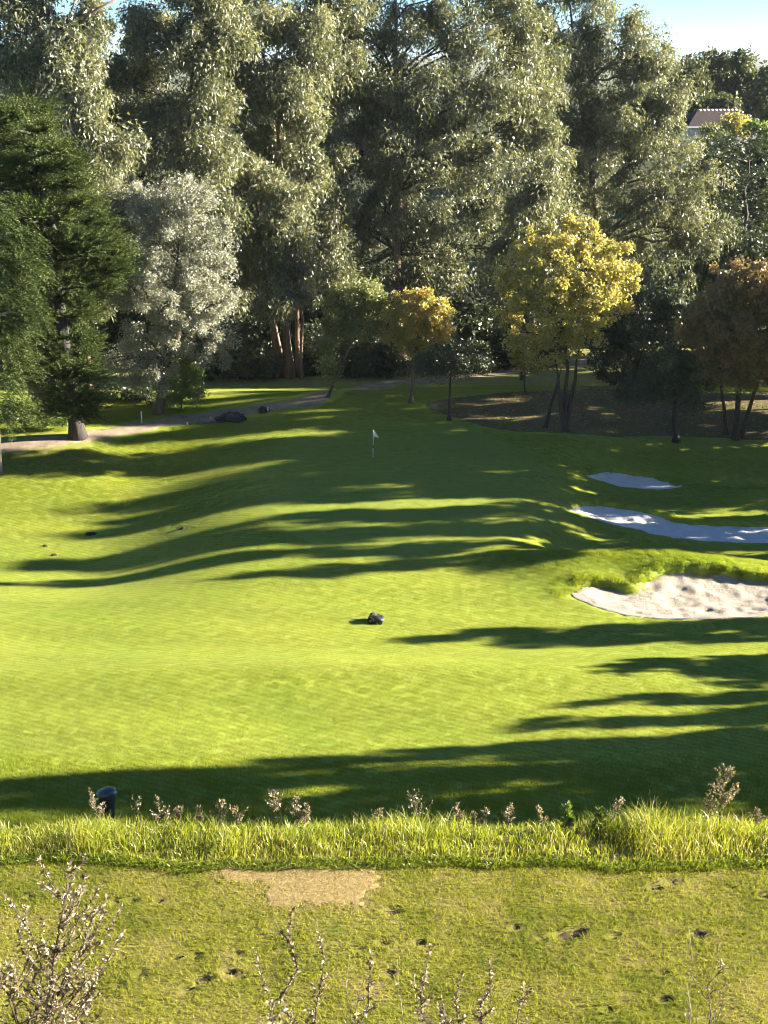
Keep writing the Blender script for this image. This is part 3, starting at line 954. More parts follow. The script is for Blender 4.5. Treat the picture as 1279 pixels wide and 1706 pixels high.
# second rank, darker, seen only in the gaps
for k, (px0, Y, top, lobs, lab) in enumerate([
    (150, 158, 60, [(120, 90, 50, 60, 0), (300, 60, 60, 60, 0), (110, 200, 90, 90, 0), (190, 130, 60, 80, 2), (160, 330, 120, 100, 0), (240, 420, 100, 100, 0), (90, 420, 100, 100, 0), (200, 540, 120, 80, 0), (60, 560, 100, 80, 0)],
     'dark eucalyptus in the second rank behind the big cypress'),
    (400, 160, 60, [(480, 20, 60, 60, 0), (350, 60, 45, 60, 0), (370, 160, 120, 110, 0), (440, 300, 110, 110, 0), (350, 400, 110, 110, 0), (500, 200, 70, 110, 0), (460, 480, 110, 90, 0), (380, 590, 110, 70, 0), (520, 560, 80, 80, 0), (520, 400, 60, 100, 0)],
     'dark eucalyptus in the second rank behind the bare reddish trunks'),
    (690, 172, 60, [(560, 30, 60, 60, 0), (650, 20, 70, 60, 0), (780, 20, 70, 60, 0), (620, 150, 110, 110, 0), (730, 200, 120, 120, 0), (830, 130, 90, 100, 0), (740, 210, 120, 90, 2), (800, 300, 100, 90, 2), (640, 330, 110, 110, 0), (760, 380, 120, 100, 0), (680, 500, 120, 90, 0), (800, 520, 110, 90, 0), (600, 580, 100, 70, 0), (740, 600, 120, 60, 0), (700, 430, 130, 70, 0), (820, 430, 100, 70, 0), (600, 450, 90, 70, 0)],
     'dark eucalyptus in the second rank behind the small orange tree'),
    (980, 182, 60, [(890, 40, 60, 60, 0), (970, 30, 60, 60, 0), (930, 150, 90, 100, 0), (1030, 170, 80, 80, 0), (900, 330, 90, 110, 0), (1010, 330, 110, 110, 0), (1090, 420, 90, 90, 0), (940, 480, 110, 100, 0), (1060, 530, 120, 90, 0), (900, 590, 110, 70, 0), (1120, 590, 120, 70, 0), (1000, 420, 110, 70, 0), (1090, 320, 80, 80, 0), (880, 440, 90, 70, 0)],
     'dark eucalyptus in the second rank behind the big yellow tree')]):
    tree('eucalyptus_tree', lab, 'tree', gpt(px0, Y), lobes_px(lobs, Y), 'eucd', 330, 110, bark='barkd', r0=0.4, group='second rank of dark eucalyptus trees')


# --- conifers: boughs of feathery sprays
def conifer(name, label, base, top, boughs, mat='cyp', bark='bark', r0=0.8, spray_n=14, group=None, tip=(0.9, 0.35), frond=1.5, trunk_top=None, droop=0.0):
    """boughs: (cx,cy,cz, rx,ry,rz, n) flattened plates of sprays, world metres"""
    base = np.array(base, float)
    root = thing(name, label, 'tree', tuple(base), 0, group)
    AL, VV, FF, TT = [], [], [], []
    axis0, axis1 = np.zeros(3), np.array(top) - base
    tips = []
    for (cx, cy, cz, rx, ry, rz, n) in boughs:
        c = np.array([cx, cy, cz]) - base
        d = unit(rng.standard_normal((n, 3)))
        p = c + d * (rng.random(n) ** 0.4)[:, None] * np.array([rx, ry, rz])
        tax = axis1 * np.clip(p[:, 2] / axis1[2], 0, 1)[:, None]
        o = p - tax; o[:, 2] = 0
        o = unit(o)
        a = unit(o * tip[0] + np.array([0, 0, tip[1]]) + rng.standard_normal((n, 3)) * 0.28)
        tips.append((p, a, np.repeat(rng.random(1), n)))
    p = np.concatenate([t[0] for t in tips]); a = np.concatenate([t[1] for t in tips]); bt = np.concatenate([t[2] for t in tips])
    k = p[:, 2] > 0.4
    p, a, bt = p[k], a[k], bt[k]
    n = len(p)
    fl = frond * (0.6 + 0.8 * rng.random(n))
    m = spray_n
    t = np.tile(np.linspace(0, 1, m), n); fi = np.repeat(np.arange(n), m)
    ax = a[fi]
    side = unit(np.cross(ax, np.array([0.02, 0.03, 1.0])))
    sgn = np.where(np.arange(n * m) % 2 == 0, 1.0, -1.0)
    q = p[fi] + ax * (t * fl[fi])[:, None]
    q[:, 2] -= droop * (t * fl[fi]) ** 2
    la = unit(ax * 0.75 + side * (sgn * 0.55)[:, None] + rng.standard_normal((n * m, 3)) * 0.25)
    w = unit(np.cross(la, rng.standard_normal((n * m, 3))))
    ll = (fl[fi] * (0.20 - 0.09 * t) * 26 / (m * 0.6 + 12))[:, None]; ww = ll * 0.36
    V = np.empty((n * m, 4, 3))
    V[:, 0] = q; V[:, 1] = q + la * ll * 0.5 + w * ww * 0.5; V[:, 2] = q + la * ll; V[:, 3] = q + la * ll * 0.5 - w * ww * 0.5
    tint = np.clip(0.25 * bt[fi] + 0.3 * rng.random(n)[fi] + 0.25 * t + 0.2 * rng.random(n * m), 0, 1)
    cr = link('crown', mesh_np(name + '_crown', V.reshape(-1, 3), np.arange(4 * n * m).reshape(-1, 4), M[mat], False, {'tint': tint}), root)
    mb = MB()
    pts = bend((0, 0, -0.3), axis1, 0, 9, 0.015)
    pts[0] = np.array([0, 0, -0.3]); pts[1] = axis1 * 0.045 + np.array([0, 0, 0.0])
    mb.tube(pts, [r0 * 1.3, r0 * 0.95] + [r0 * (0.9 - 0.85 * i / 7) for i in range(1, 8)], 12, True, 0.25)
    mb.build('trunk', M[bark], root)
    lb = MB()
    for bgh in boughs:
        c = np.array(bgh[:3]) - base
        f = np.clip((c[2] - 0.12 * np.linalg.norm(c[:2])) / axis1[2], 0.08, 0.97)
        s = axis1 * f
        rl = 0.12 + 0.02 * np.linalg.norm(c - s)
        lp = bend(s, c, 0.04, 5, 0.04)
        lb.tube(lp, [rl * 0.7 * (1 - 0.75 * j / 4) for j in range(5)], 6)
    lb.build('branchwork', M[bark], root)['kind'] = 'stuff'
    return root


def boughs_px(lst, Y, n):
    out = []
    for l in lst:
        px, py, rx, ry, dy = l
        c = P(px, py, Y + dy); s = mpp(px, py, Y + dy)
        out.append((c[0], c[1], c[2], rx * s, max(rx * s * 0.8, 1.2), ry * s, int(n * (0.4 + rx * ry / 2200.0))))
    return out


cyp = []
for row, l_edge, r_edge in ((185, 10, 70), (215, -10, 95), (245, -20, 118), (275, -30, 128), (305, -30, 140), (335, -30, 152), (365, 0, 168), (395, 20, 185), (420, 40, 205), (445, 60, 205), (470, 60, 180),
                            (500, 70, 150), (530, 70, 145), (560, 75, 150), (590, 80, 145), (615, 80, 155), (635, 85, 160), (655, 85, 160), (672, 90, 158), (688, 95, 150)):
    n_ = max(2, int((r_edge - l_edge) / 38))
    for i_ in range(n_):
        f_ = (i_ + 0.5) / n_
        cyp.append((l_edge + (r_edge - l_edge) * f_, row + rng.uniform(-8, 8) + 10 * abs(f_ - 0.5), 19, 5, rng.uniform(-3.0, 0.5)))
cyp += [(40, 240, 50, 35, 2), (50, 300, 60, 40, 2), (70, 360, 60, 40, 2), (100, 420, 60, 35, 2), (90, 490, 40, 40, 2), (90, 560, 40, 40, 2), (100, 630, 30, 35, 2), (30, 420, 40, 60, 3), (40, 520, 40, 60, 3), (40, 600, 40, 50, 3)]
b0 = at(130, 729)
conifer('cypress_tree', 'tall dark cypress with thick grey trunk standing beside the dirt path', b0, P(48, 172, b0[1] + 1), boughs_px(cyp, b0[1], 300), group='conifers at left', r0=0.66, bark='barkc', frond=1.75, spray_n=46, tip=(0.95, 0.34))
b1 = at(1, 789)
cy2 = [(-20, 350, 45, 25, 0), (20, 395, 40, 22, -1), (-10, 430, 50, 25, 0), (35, 440, 35, 20, -1), (10, 490, 45, 22, -1), (45, 520, 22, 18, -1), (0, 550, 45, 22, -1), (25, 590, 25, 22, -1), (-5, 640, 40, 25, 0), (15, 680, 25, 18, 0), (-40, 500, 50, 60, 1), (-40, 620, 50, 50, 1)]
conifer('pine_tree', 'drooping shaggy conifer cut by the left edge with a thin pale trunk', b1, P(-25, 335, b1[1] + 0.5), boughs_px(cy2, b1[1], 150), group='conifers at left', r0=0.14, bark='barkw', frond=1.5, tip=(0.8, -0.2), droop=0.22, spray_n=40)

# --- silver-leaved tree and bushes on the left
SV = [(270, 340, 75, 45, 0), (330, 370, 50, 50, -1), (250, 400, 70, 60, -1), (340, 440, 45, 55, -1), (280, 480, 75, 60, -2), (350, 510, 40, 50, -1), (310, 560, 60, 45, -2), (240, 560, 45, 45, -1), (250, 620, 50, 35, -2),
      (205, 350, 40, 35, 1), (360, 590, 22, 25, -1), (200, 600, 35, 30, 0), (310, 325, 45, 35, 0), (215, 330, 40, 35, 0), (372, 430, 25, 40, 0), (378, 500, 22, 45, 0), (220, 480, 40, 60, 0), (365, 545, 28, 40, -1)]
bs = at(262, 690)
tree('silver_leaved_tree', 'dense silver-grey tree between the dark cypress and the reddish trunks', 'tree', bs, lobes_px(SV, bs[1] + 1.5), 'silver', 430, 190, r0=0.3, bark='bark', twigs=1.5)
bb = at(300, 682)
tree('bush', 'bright green bush at the foot of the silver tree beside the path', 'bush', bb, lobes_px([(315, 600, 25, 30, 0), (310, 640, 28, 30, 0), (285, 660, 25, 22, 0), (330, 660, 12, 20, 0)], bb[1]), 'bush', 60, 130, mat='green', r0=0.08, L=0.24, Wd=0.12)
bb = at(75, 700)
tree('bush', 'pale leafy bush in the gap between the two left conifers', 'bush', bb, lobes_px([(70, 640, 28, 30, 0), (50, 600, 25, 35, 0), (85, 665, 25, 18, 0)], bb[1] + 2), 'bush', 50, 110, mat='grey', r0=0.08)
bb = at(30, 715)
tree('bush', 'low sunlit green bush on the verge at the left edge', 'bush', bb, lobes_px([(20, 695, 40, 14, 0), (80, 700, 35, 10, 0)], bb[1]), 'bush', 30, 120, mat='green', r0=0.05, rc=0.5, L=0.2, Wd=0.1)
bb = at(240, 690)
tree('bush', 'dark low bush in the shade behind the white stake', 'bush', bb, lobes_px([(220, 668, 50, 22, 2), (270, 675, 25, 16, 1), (180, 675, 30, 18, 2)], bb[1] + 2), 'bush', 50, 120, mat='dark', r0=0.06)

# --- small trees round the green
bo = at(684, 671)
OR = [(690, 500, 42, 22, 0), (735, 530, 24, 26, 0), (665, 525, 32, 25, -0.5), (700, 550, 40, 24, -0.5), (655, 555, 25, 20, 0), (740, 558, 18, 16, 0), (690, 575, 28, 14, 0), (715, 515, 30, 24, -0.8)]
S_ = P(672, 588, bo[1]) - bo
tree('autumn_tree', 'small round-headed orange tree on a thin leaning trunk behind the green', 'tree', bo, lobes_px(OR, bo[1]), 'broad', 200, 95, mat='orange', bark='bark', r0=0.2,
     stems=[((0, 0), tuple(P(695, 520, bo[1]) - bo), 0.2)], L=0.2, Wd=0.15, rc=0.55, group='autumn trees by the green')
bg_ = at(543, 662)
tree('small_tree', 'small grey-green tree with upright sprays left of the orange tree', 'tree', bg_, lobes_px([(590, 495, 45, 25, 0), (560, 520, 25, 35, 0), (625, 490, 22, 25, 0), (600, 540, 35, 25, 0), (545, 560, 20, 30, 0), (548, 610, 14, 28, 0)], bg_[1]), 'bush', 120, 95, mat='grey', r0=0.14, bark='bark', L=0.32, Wd=0.14)
bd = at(748, 700)
tree('small_tree', 'small dark tree with a short crooked trunk right of the orange tree', 'tree', bd, lobes_px([(750, 590, 45, 18, 0), (720, 605, 30, 16, 0), (785, 605, 28, 16, 0), (750, 615, 40, 14, 0)], bd[1]), 'bush', 80, 95, mat='dark', r0=0.17, bark='barkd', L=0.2, Wd=0.08)
by = at(942, 719)
YE = [(950, 395, 60, 30, 0), (900, 410, 50, 32, 0), (1005, 420, 45, 32, 0), (870, 450, 45, 38, 0), (940, 450, 65, 38, -1.5), (1020, 460, 45, 30, -0.5), (900, 490, 55, 35, -1.5), (980, 490, 55, 32, -1.5), (858, 510, 30, 40, 0),
      (930, 535, 55, 30, -1), (985, 540, 40, 35, 0), (895, 570, 35, 28, -0.5), (1045, 450, 25, 18, 0), (945, 580, 35, 25, 0), (885, 600, 20, 14, -0.5), (965, 370, 30, 15, 0), (1050, 470, 25, 20, 0), (1020, 500, 40, 25, 0), (848, 470, 25, 35, 0), (850, 550, 22, 30, 0)]
ly = lobes_px(YE, by[1])
tree('autumn_tree', 'largest yellow autumn tree forking low from a dark trunk', 'tree', by, ly, 'broad', 360, 84, mat='yellow', bark='barkd', r0=0.3, twigs=1.6, L=0.23, Wd=0.17, rc=0.62,
     stems=[((0, 0), tuple(P(925, 600, by[1]) - by), 0.26), ((0.05, 0.05), tuple(P(968, 560, by[1]) - by), 0.25), ((0, 0.05), tuple(P(940, 470, by[1]) - by), 0.22),
            ((-1.6, 1.0), tuple(P(935, 610, by[1] + 1) - by), 0.2)], group='autumn trees by the green')
bt_ = at(875, 654)
tree('autumn_tree', 'thin pale-stemmed young tree with a few yellow leaves left of the yellow tree', 'tree', bt_, lobes_px([(880, 600, 26, 14, 0), (868, 575, 18, 22, 0), (905, 610, 16, 8, 0)], bt_[1]), 'broad', 40, 40, mat='yellow', bark='bark', r0=0.1, group='autumn trees by the green')
bk = at(1127, 736)
tree('small_tree', 'dark spreading tree in deep shade, left of the russet tree', 'tree', bk, lobes_px([(1100, 640, 60, 28, 0), (1150, 640, 40, 26, 0), (1060, 650, 35, 22, 0), (1120, 605, 45, 30, 0), (1150, 665, 35, 18, 0)], bk[1]), 'bush', 130, 100, mat='dark', r0=0.3, bark='barkd', L=0.22, Wd=0.09)
br = at(1225, 731)
RB = [(1230, 470, 55, 35, 0), (1190, 510, 45, 40, 0), (1270, 480, 50, 45, 0), (1165, 560, 38, 45, -0.5), (1220, 560, 55, 45, -1), (1275, 570, 45, 45, -1), (1190, 610, 45, 32, -1), (1250, 620, 45, 28, -1), (1310, 520, 50, 60, 0), (1310, 610, 45, 35, 0)]
tree('autumn_tree', 'russet autumn tree cut by the right edge of the view', 'tree', br, lobes_px(RB, br[1]), 'broad', 400, 105, mat='redbrown', bark='barkd', r0=0.3,
     stems=[((0, 0), tuple(P(1240, 520, br[1]) - br), 0.28), ((0.4, 0.2), tuple(P(1290, 540, br[1]) - br), 0.2), ((-0.5, 0.8), tuple(P(1190, 560, br[1]) - br), 0.18)], L=0.25, Wd=0.18, group='autumn trees by the green')

# --- dark evergreens and undergrowth under the tall trees
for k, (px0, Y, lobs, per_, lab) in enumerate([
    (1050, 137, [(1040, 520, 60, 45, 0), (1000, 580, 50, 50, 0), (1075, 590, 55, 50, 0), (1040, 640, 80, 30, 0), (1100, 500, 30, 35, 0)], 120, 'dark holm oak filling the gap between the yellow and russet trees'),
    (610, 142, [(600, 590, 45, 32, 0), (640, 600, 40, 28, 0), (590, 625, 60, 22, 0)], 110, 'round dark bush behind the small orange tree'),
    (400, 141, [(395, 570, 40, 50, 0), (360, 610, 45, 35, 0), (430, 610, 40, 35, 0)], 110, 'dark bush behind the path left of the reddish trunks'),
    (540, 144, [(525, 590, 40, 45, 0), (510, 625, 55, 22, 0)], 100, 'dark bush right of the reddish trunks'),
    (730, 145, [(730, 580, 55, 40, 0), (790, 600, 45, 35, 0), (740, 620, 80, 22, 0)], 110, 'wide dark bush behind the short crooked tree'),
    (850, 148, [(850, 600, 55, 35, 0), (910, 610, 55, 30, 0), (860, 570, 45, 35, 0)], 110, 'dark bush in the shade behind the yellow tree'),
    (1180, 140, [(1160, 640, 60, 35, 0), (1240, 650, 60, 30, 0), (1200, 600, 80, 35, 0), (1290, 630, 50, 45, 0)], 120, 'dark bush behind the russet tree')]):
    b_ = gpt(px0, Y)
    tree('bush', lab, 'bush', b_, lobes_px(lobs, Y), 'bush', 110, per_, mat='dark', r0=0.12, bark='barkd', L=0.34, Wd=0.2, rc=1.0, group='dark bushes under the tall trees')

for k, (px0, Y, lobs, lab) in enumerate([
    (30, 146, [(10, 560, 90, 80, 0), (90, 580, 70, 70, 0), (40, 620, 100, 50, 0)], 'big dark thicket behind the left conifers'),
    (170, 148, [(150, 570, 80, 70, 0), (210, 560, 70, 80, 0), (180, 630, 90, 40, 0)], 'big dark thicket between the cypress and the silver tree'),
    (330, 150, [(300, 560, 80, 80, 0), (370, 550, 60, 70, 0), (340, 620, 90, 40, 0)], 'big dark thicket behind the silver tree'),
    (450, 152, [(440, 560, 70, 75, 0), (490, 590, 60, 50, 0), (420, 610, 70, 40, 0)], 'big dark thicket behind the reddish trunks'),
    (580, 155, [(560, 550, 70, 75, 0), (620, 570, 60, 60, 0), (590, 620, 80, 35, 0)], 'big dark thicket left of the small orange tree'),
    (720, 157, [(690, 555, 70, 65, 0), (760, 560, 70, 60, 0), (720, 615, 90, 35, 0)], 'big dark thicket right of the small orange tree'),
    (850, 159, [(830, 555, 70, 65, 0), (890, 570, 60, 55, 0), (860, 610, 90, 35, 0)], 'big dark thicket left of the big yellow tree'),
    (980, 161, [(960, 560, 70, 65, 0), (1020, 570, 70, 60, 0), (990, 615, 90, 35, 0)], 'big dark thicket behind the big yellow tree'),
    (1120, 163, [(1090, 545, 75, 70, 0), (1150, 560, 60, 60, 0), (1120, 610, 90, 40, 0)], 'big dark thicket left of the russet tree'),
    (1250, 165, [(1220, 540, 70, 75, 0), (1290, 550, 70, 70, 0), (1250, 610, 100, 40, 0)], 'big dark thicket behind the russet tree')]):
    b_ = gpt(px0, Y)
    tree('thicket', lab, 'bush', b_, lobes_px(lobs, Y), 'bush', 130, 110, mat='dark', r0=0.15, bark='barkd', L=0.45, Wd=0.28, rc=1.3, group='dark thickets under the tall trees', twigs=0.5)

# the bare branch at top left
l_ = MB(); o_ = np.array(e1.location)
l_.tube([P(60, 95, 128) - o_, P(108, 40, 127.6) - o_, P(150, 22, 127.5) - o_, P(205, -8, 127.5) - o_], [0.2, 0.15, 0.11, 0.07], 8)
l_.tube([P(108, 40, 127.6) - o_, P(122, 10, 127.3) - o_, P(128, -15, 127.3) - o_], [0.11, 0.08, 0.05], 7)
l_.build('limb', M['barke'], e1)

# --- far right: pines, bushes, house, distant wood
pn = [(1230, 235, 40, 12, 0), (1265, 255, 40, 12, -2), (1215, 265, 35, 12, -2), (1250, 290, 40, 12, -3), (1290, 290, 40, 14, 0), (1225, 310, 35, 12, -2), (1265, 330, 40, 14, -3), (1215, 345, 40, 14, 0), (1250, 370, 50, 16, -2), (1200, 390, 45, 20, 0), (1270, 400, 45, 20, 0), (1230, 340, 50, 60, 4)]
bp = gpt(1240, 200)
conifer('pine_tree', 'dark layered pine in the far gap right of the tall eucalyptus', bp, P(1245, 222, 201), boughs_px(pn, 200, 70), mat='dark', group='far conifers', r0=0.4, bark='barkd', frond=2.2, tip=(0.9, 0.1))


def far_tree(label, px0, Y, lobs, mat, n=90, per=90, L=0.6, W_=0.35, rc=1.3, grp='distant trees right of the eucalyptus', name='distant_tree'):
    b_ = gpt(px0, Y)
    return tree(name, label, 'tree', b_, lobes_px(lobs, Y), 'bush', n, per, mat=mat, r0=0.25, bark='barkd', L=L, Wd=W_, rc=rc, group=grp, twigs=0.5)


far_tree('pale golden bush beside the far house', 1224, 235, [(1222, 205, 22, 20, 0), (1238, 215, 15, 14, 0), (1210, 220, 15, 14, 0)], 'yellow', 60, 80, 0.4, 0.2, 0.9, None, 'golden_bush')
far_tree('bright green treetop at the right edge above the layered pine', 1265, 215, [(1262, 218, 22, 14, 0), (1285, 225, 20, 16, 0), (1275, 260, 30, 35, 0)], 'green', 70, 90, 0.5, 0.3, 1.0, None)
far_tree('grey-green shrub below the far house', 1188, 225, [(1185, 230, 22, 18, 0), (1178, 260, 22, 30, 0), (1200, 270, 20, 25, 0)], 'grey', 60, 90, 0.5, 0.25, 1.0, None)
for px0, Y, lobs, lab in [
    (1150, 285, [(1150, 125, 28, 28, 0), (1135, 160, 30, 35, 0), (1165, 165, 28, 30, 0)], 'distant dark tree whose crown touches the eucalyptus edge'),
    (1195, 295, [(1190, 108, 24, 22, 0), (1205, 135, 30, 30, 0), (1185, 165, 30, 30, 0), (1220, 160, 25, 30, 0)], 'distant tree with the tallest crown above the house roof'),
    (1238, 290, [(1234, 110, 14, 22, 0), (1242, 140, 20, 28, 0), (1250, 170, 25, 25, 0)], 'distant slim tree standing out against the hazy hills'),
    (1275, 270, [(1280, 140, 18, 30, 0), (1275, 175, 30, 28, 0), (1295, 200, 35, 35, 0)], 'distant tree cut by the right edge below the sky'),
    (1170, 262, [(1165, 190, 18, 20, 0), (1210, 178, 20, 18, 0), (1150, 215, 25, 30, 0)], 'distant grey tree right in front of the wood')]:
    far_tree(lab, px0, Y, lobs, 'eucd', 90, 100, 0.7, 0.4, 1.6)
for px0, Y, lobs, lab in [
    (1160, 205, [(1150, 330, 55, 60, 0), (1170, 400, 60, 60, 0), (1180, 280, 40, 50, 0)], 'dark tree between the eucalyptus edge and the layered pine'),
    (1235, 222, [(1220, 300, 60, 60, 0), (1260, 350, 60, 70, 0), (1215, 390, 60, 50, 0)], 'dark tree standing behind the layered pine'),
    (1300, 212, [(1295, 310, 50, 60, 0), (1300, 400, 60, 70, 0)], 'dark tree cut by the right edge beside the layered pine')]:
    far_tree(lab, px0, Y, lobs, 'dark', 130, 110, 0.7, 0.4, 1.7)
far_tree('dark tree mass below the layered pine at right', 1200, 185, [(1180, 430, 45, 40, 0), (1250, 430, 60, 45, 0), (1200, 490, 60, 40, 0), (1290, 470, 40, 60, 0)], 'dark', 120, 110, 0.5, 0.3, 1.5, None)

hb = gpt(1185, 252)
house = thing('house', 'far house with a purplish tiled roof seen past the eucalyptus', 'house', tuple(hb), R(12))
m = MB(); hz = P(1185, 208, 252)[2] - hb[2]
m.box((0, 0, hz / 2 - 1), (13, 8, hz + 2))
m.build('wall', plain('render_wall', (0.55, 0.52, 0.48), 0.9), house, False)
m = MB(); rz_ = 2.3
m.add([(-7, -4.6, hz - 0.05), (7, -4.6, hz - 0.05), (7, 4.6, hz - 0.05), (-7, 4.6, hz - 0.05), (-3.5, 0, hz + rz_), (3.5, 0, hz + rz_)],
      [(0, 1, 5, 4), (1, 2, 5), (2, 3, 4, 5), (3, 0, 4), (3, 2, 1, 0)])
rf = m.build('roof', earth_mat('roof_tile', (0.035, 0.027, 0.028), (0.06, 0.046, 0.046), 3, 0.5, 0.1), house, False)
rt = MB(); rt.tube([(-0.34, 0, 0), (0.34, 0, 0)], [0.2, 0.24], 8)
rtm = plain('ridge_tile', (0.45, 0.33, 0.29), 0.8)
for k in range(14):
    if k == 0:
        r_ = rt.build('ridge_tile', rtm, rf); rme = r_.data
    else:
        r_ = link('ridge_tile', rme, rf)
    if k < 10: r_.location = (-3.2 + k * 0.7, 0, hz + rz_ + 0.02)
    else:
        f = (k - 10 + 0.5) / 4
        r_.location = (3.5 + 3.5 * f, -4.6 * f, hz + rz_ * (1 - f) + 0.05); r_.rotation_euler = (0, 0.35, -0.92)
m = MB(); m.box((0, -4.62, hz - 0.12), (14.0, 0.12, 0.22)); m.build('gutter', plain('white_gutter', (0.7, 0.7, 0.68), 0.5), house, False)

# --- trees standing just outside the view on the right; their shade lies across the green
gs = 'trees right of the view shading the green'


def shade_tree(hw, hgt, seed, at_):
    """a round-topped evergreen, crown half-width hw, height hgt"""
    global rng
    keep_rng = rng; rng = np.random.default_rng(seed)
    lb = []
    z = hgt * 0.28
    while z < hgt:
        f = (z / hgt - 0.28) / 0.72
        rw = hw * (1.0 - min(f, 1) ** 4) ** 0.5 * 0.95 + 0.2
        k = 1 if rw < 1.2 else (3 if rw < 3 else 5)
        for i in range(k):
            a_ = rng.random() * 6.28; q = 0 if k == 1 else rw * 0.55
            r_ = max(0.5, rw * (0.9 if k == 1 else 0.55)) * (0.8 + 0.4 * rng.random())
            lb.append((at_[0] + math.cos(a_) * q, at_[1] + math.sin(a_) * q, at_[2] + min(z, hgt - r_ * 0.7), r_, r_, max(0.7, min(r_ * 0.9, 1.6))))
        z += max(1.0, hgt * 0.075)
    o = tree('shade_tree', 'evergreen out of view to the right whose shade falls across the grass', 'tree', at_, lb, 'eucd', 30 if seed == 43 else 150 if hw > 2 else 70, 75, mat='dark', r0=0.25, bark='barkd', L=0.5, Wd=0.26, rc=0.55 if seed == 43 else max(0.5, min(1.1, hw * 0.3)), group=gs)
    rng = keep_rng
    return o


first = {}
for k, (s, hw, hgt) in enumerate([
    (85.8, 1.5, 17.6), (89.4, 1.5, 21.5), (93.6, 2.65, 20.5), (99.9, 2.69, 20.0), (104.6, 3.5, 20.0), (110.2, 3.9, 18.5), (114.6, 2.6, 18.0), (118.6, 2.4, 22.5), (124.6, 3.8, 23.0), (131.5, 4.2, 20.0),
    (139.0, 4.2, 20.5), (147.0, 4.4, 20.5), (107.3, 3.2, 18.5), (74.0, 1.7, 14.0), (67.2, 2.2, 11.5), (61.2, 1.2, 13.2), (59.0, 1.0, 17.0), (57.2, 1.4, 25.0), (54.4, 2.4, 26.0), (50.4, 2.8, 28.0), (46.4, 2.8, 28.0),
    (102.0, 2.0, 19.5), (95.6, 1.3, 18.8), (91.6, 1.1, 18.0), (116.6, 1.5, 17.5), (121.6, 1.5, 22.5), (128.0, 2.4, 22.0), (64.6, 1.2, 10.0), (63.0, 0.9, 12.5), (65.9, 1.0, 9.5), (69.2, 1.0, 10.5), (72.6, 0.9, 12.5), (56.0, 1.0, 21.0)]):
    x = 44 + (k * 37 % 7)
    y = s + SUN_SLOPE * x
    z = float(H0(np.array([x]), np.array([y]))[0])
    hgt = hgt + 0.31 * (x - 46) - z
    cls = 3 if 56 < s < 77 else 0 if hw < 1.6 else 1 if hw < 2.7 else 2
    if cls not in first:
        first[cls] = (shade_tree(hw, hgt, 40 + cls, (x, y, z)), hw, hgt)
    else:
        src_o, hw0, h0 = first[cls]
        dup(src_o, (x, y, z), R(20 + 77 * k), (hw / hw0, hw / hw0, hgt / h0), None, gs)

# ------------------------------------------------------------------ grass you can see blade by blade (stuff)


def blades(n, hgt, wid, lean=0.5, area=0.5, seg=1):
    p = np.stack([(rng.random(n) - 0.5) * area, (rng.random(n) - 0.5) * area, np.full(n, -0.012)], 1)
    a = rng.random(n) * 2 * np.pi
    l = lean * rng.random(n)
    hh = hgt * (0.5 + rng.random(n))
    tip = p + np.stack([np.cos(a) * l * hh, np.sin(a) * l * hh, hh], 1)
    b = rng.random(n) * 2 * np.pi
    w = np.stack([np.cos(b), np.sin(b), np.zeros(n)], 1) * (wid * 0.5)
    V = np.stack([p - w, p + w, tip], 1).reshape(-1, 3)
    return V, np.arange(3 * n).reshape(-1, 3)


def scatter(name, patch, pts, nrm, scl, label):
    """one object of grass patches set on the turf with geometry nodes"""
    n = len(pts)
    eul = np.empty((n, 3))
    spin = rng.random(n) * 2 * math.pi
    for i in range(n):
        q = Vector((0, 0, 1)).rotation_difference(Vector(nrm[i]))
        eul[i] = (q.to_matrix() @ Matrix.Rotation(spin[i], 3, 'Z')).to_euler()
    me = bpy.data.meshes.new(name)
    me.vertices.add(n); me.vertices.foreach_set('co', np.asarray(pts, np.float32).ravel())
    for an, av in (('rot', eul), ('scl', scl)):
        a = me.attributes.new(an, 'FLOAT_VECTOR', 'POINT'); a.data.foreach_set('vector', np.asarray(av, np.float32).ravel())
    o = link(name, me)
    src = bpy.data.objects.new(name + '_patch', patch)
    g = bpy.data.node_groups.new(name, 'GeometryNodeTree')
    g.interface.new_socket('Geometry', in_out='INPUT', socket_type='NodeSocketGeometry')
    g.interface.new_socket('Geometry', in_out='OUTPUT', socket_type='NodeSocketGeometry')
    gi = g.nodes.new('NodeGroupInput'); go = g.nodes.new('NodeGroupOutput')
    oi = g.nodes.new('GeometryNodeObjectInfo'); oi.inputs['Object'].default_value = src
    ip = g.nodes.new('GeometryNodeInstanceOnPoints')
    L = g.links.new
    for an, sock in (('rot', 'Rotation'), ('scl', 'Scale')):
        na = g.nodes.new('GeometryNodeInputNamedAttribute'); na.data_type = 'FLOAT_VECTOR'; na.inputs[0].default_value = an
        L(na.outputs[0], ip.inputs[sock])
    L(gi.outputs[0], ip.inputs['Points']); L(oi.outputs['Geometry'], ip.inputs['Instance']); L(ip.outputs[0], go.inputs[0])
    md = o.modifiers.new('grass', 'NODES'); md.node_group = g
    return tag(o, label, None, None, 'stuff')


def normals(x, y, e=0.25):
    dx = (H(x + e, y) - H(x - e, y)) / (2 * e); dy = (H(x, y + e) - H(x, y - e)) / (2 * e)
    return unit(np.stack([-dx, -dy, np.ones_like(dx)], 1))


def in_any_bunker(x, y, grow=0.0):
    r = np.zeros(x.shape, bool)
    for b in BUNK:
        r |= inside(x, y, b['poly'])
        if grow:
            d = np.full(x.shape, 9.0)
            for i in range(len(b['poly'])):
                d = np.minimum(d, seg_dist(x, y, b['poly'][i], b['poly'][(i + 1) % len(b['poly'])])[0])
            r |= d < grow
    return r


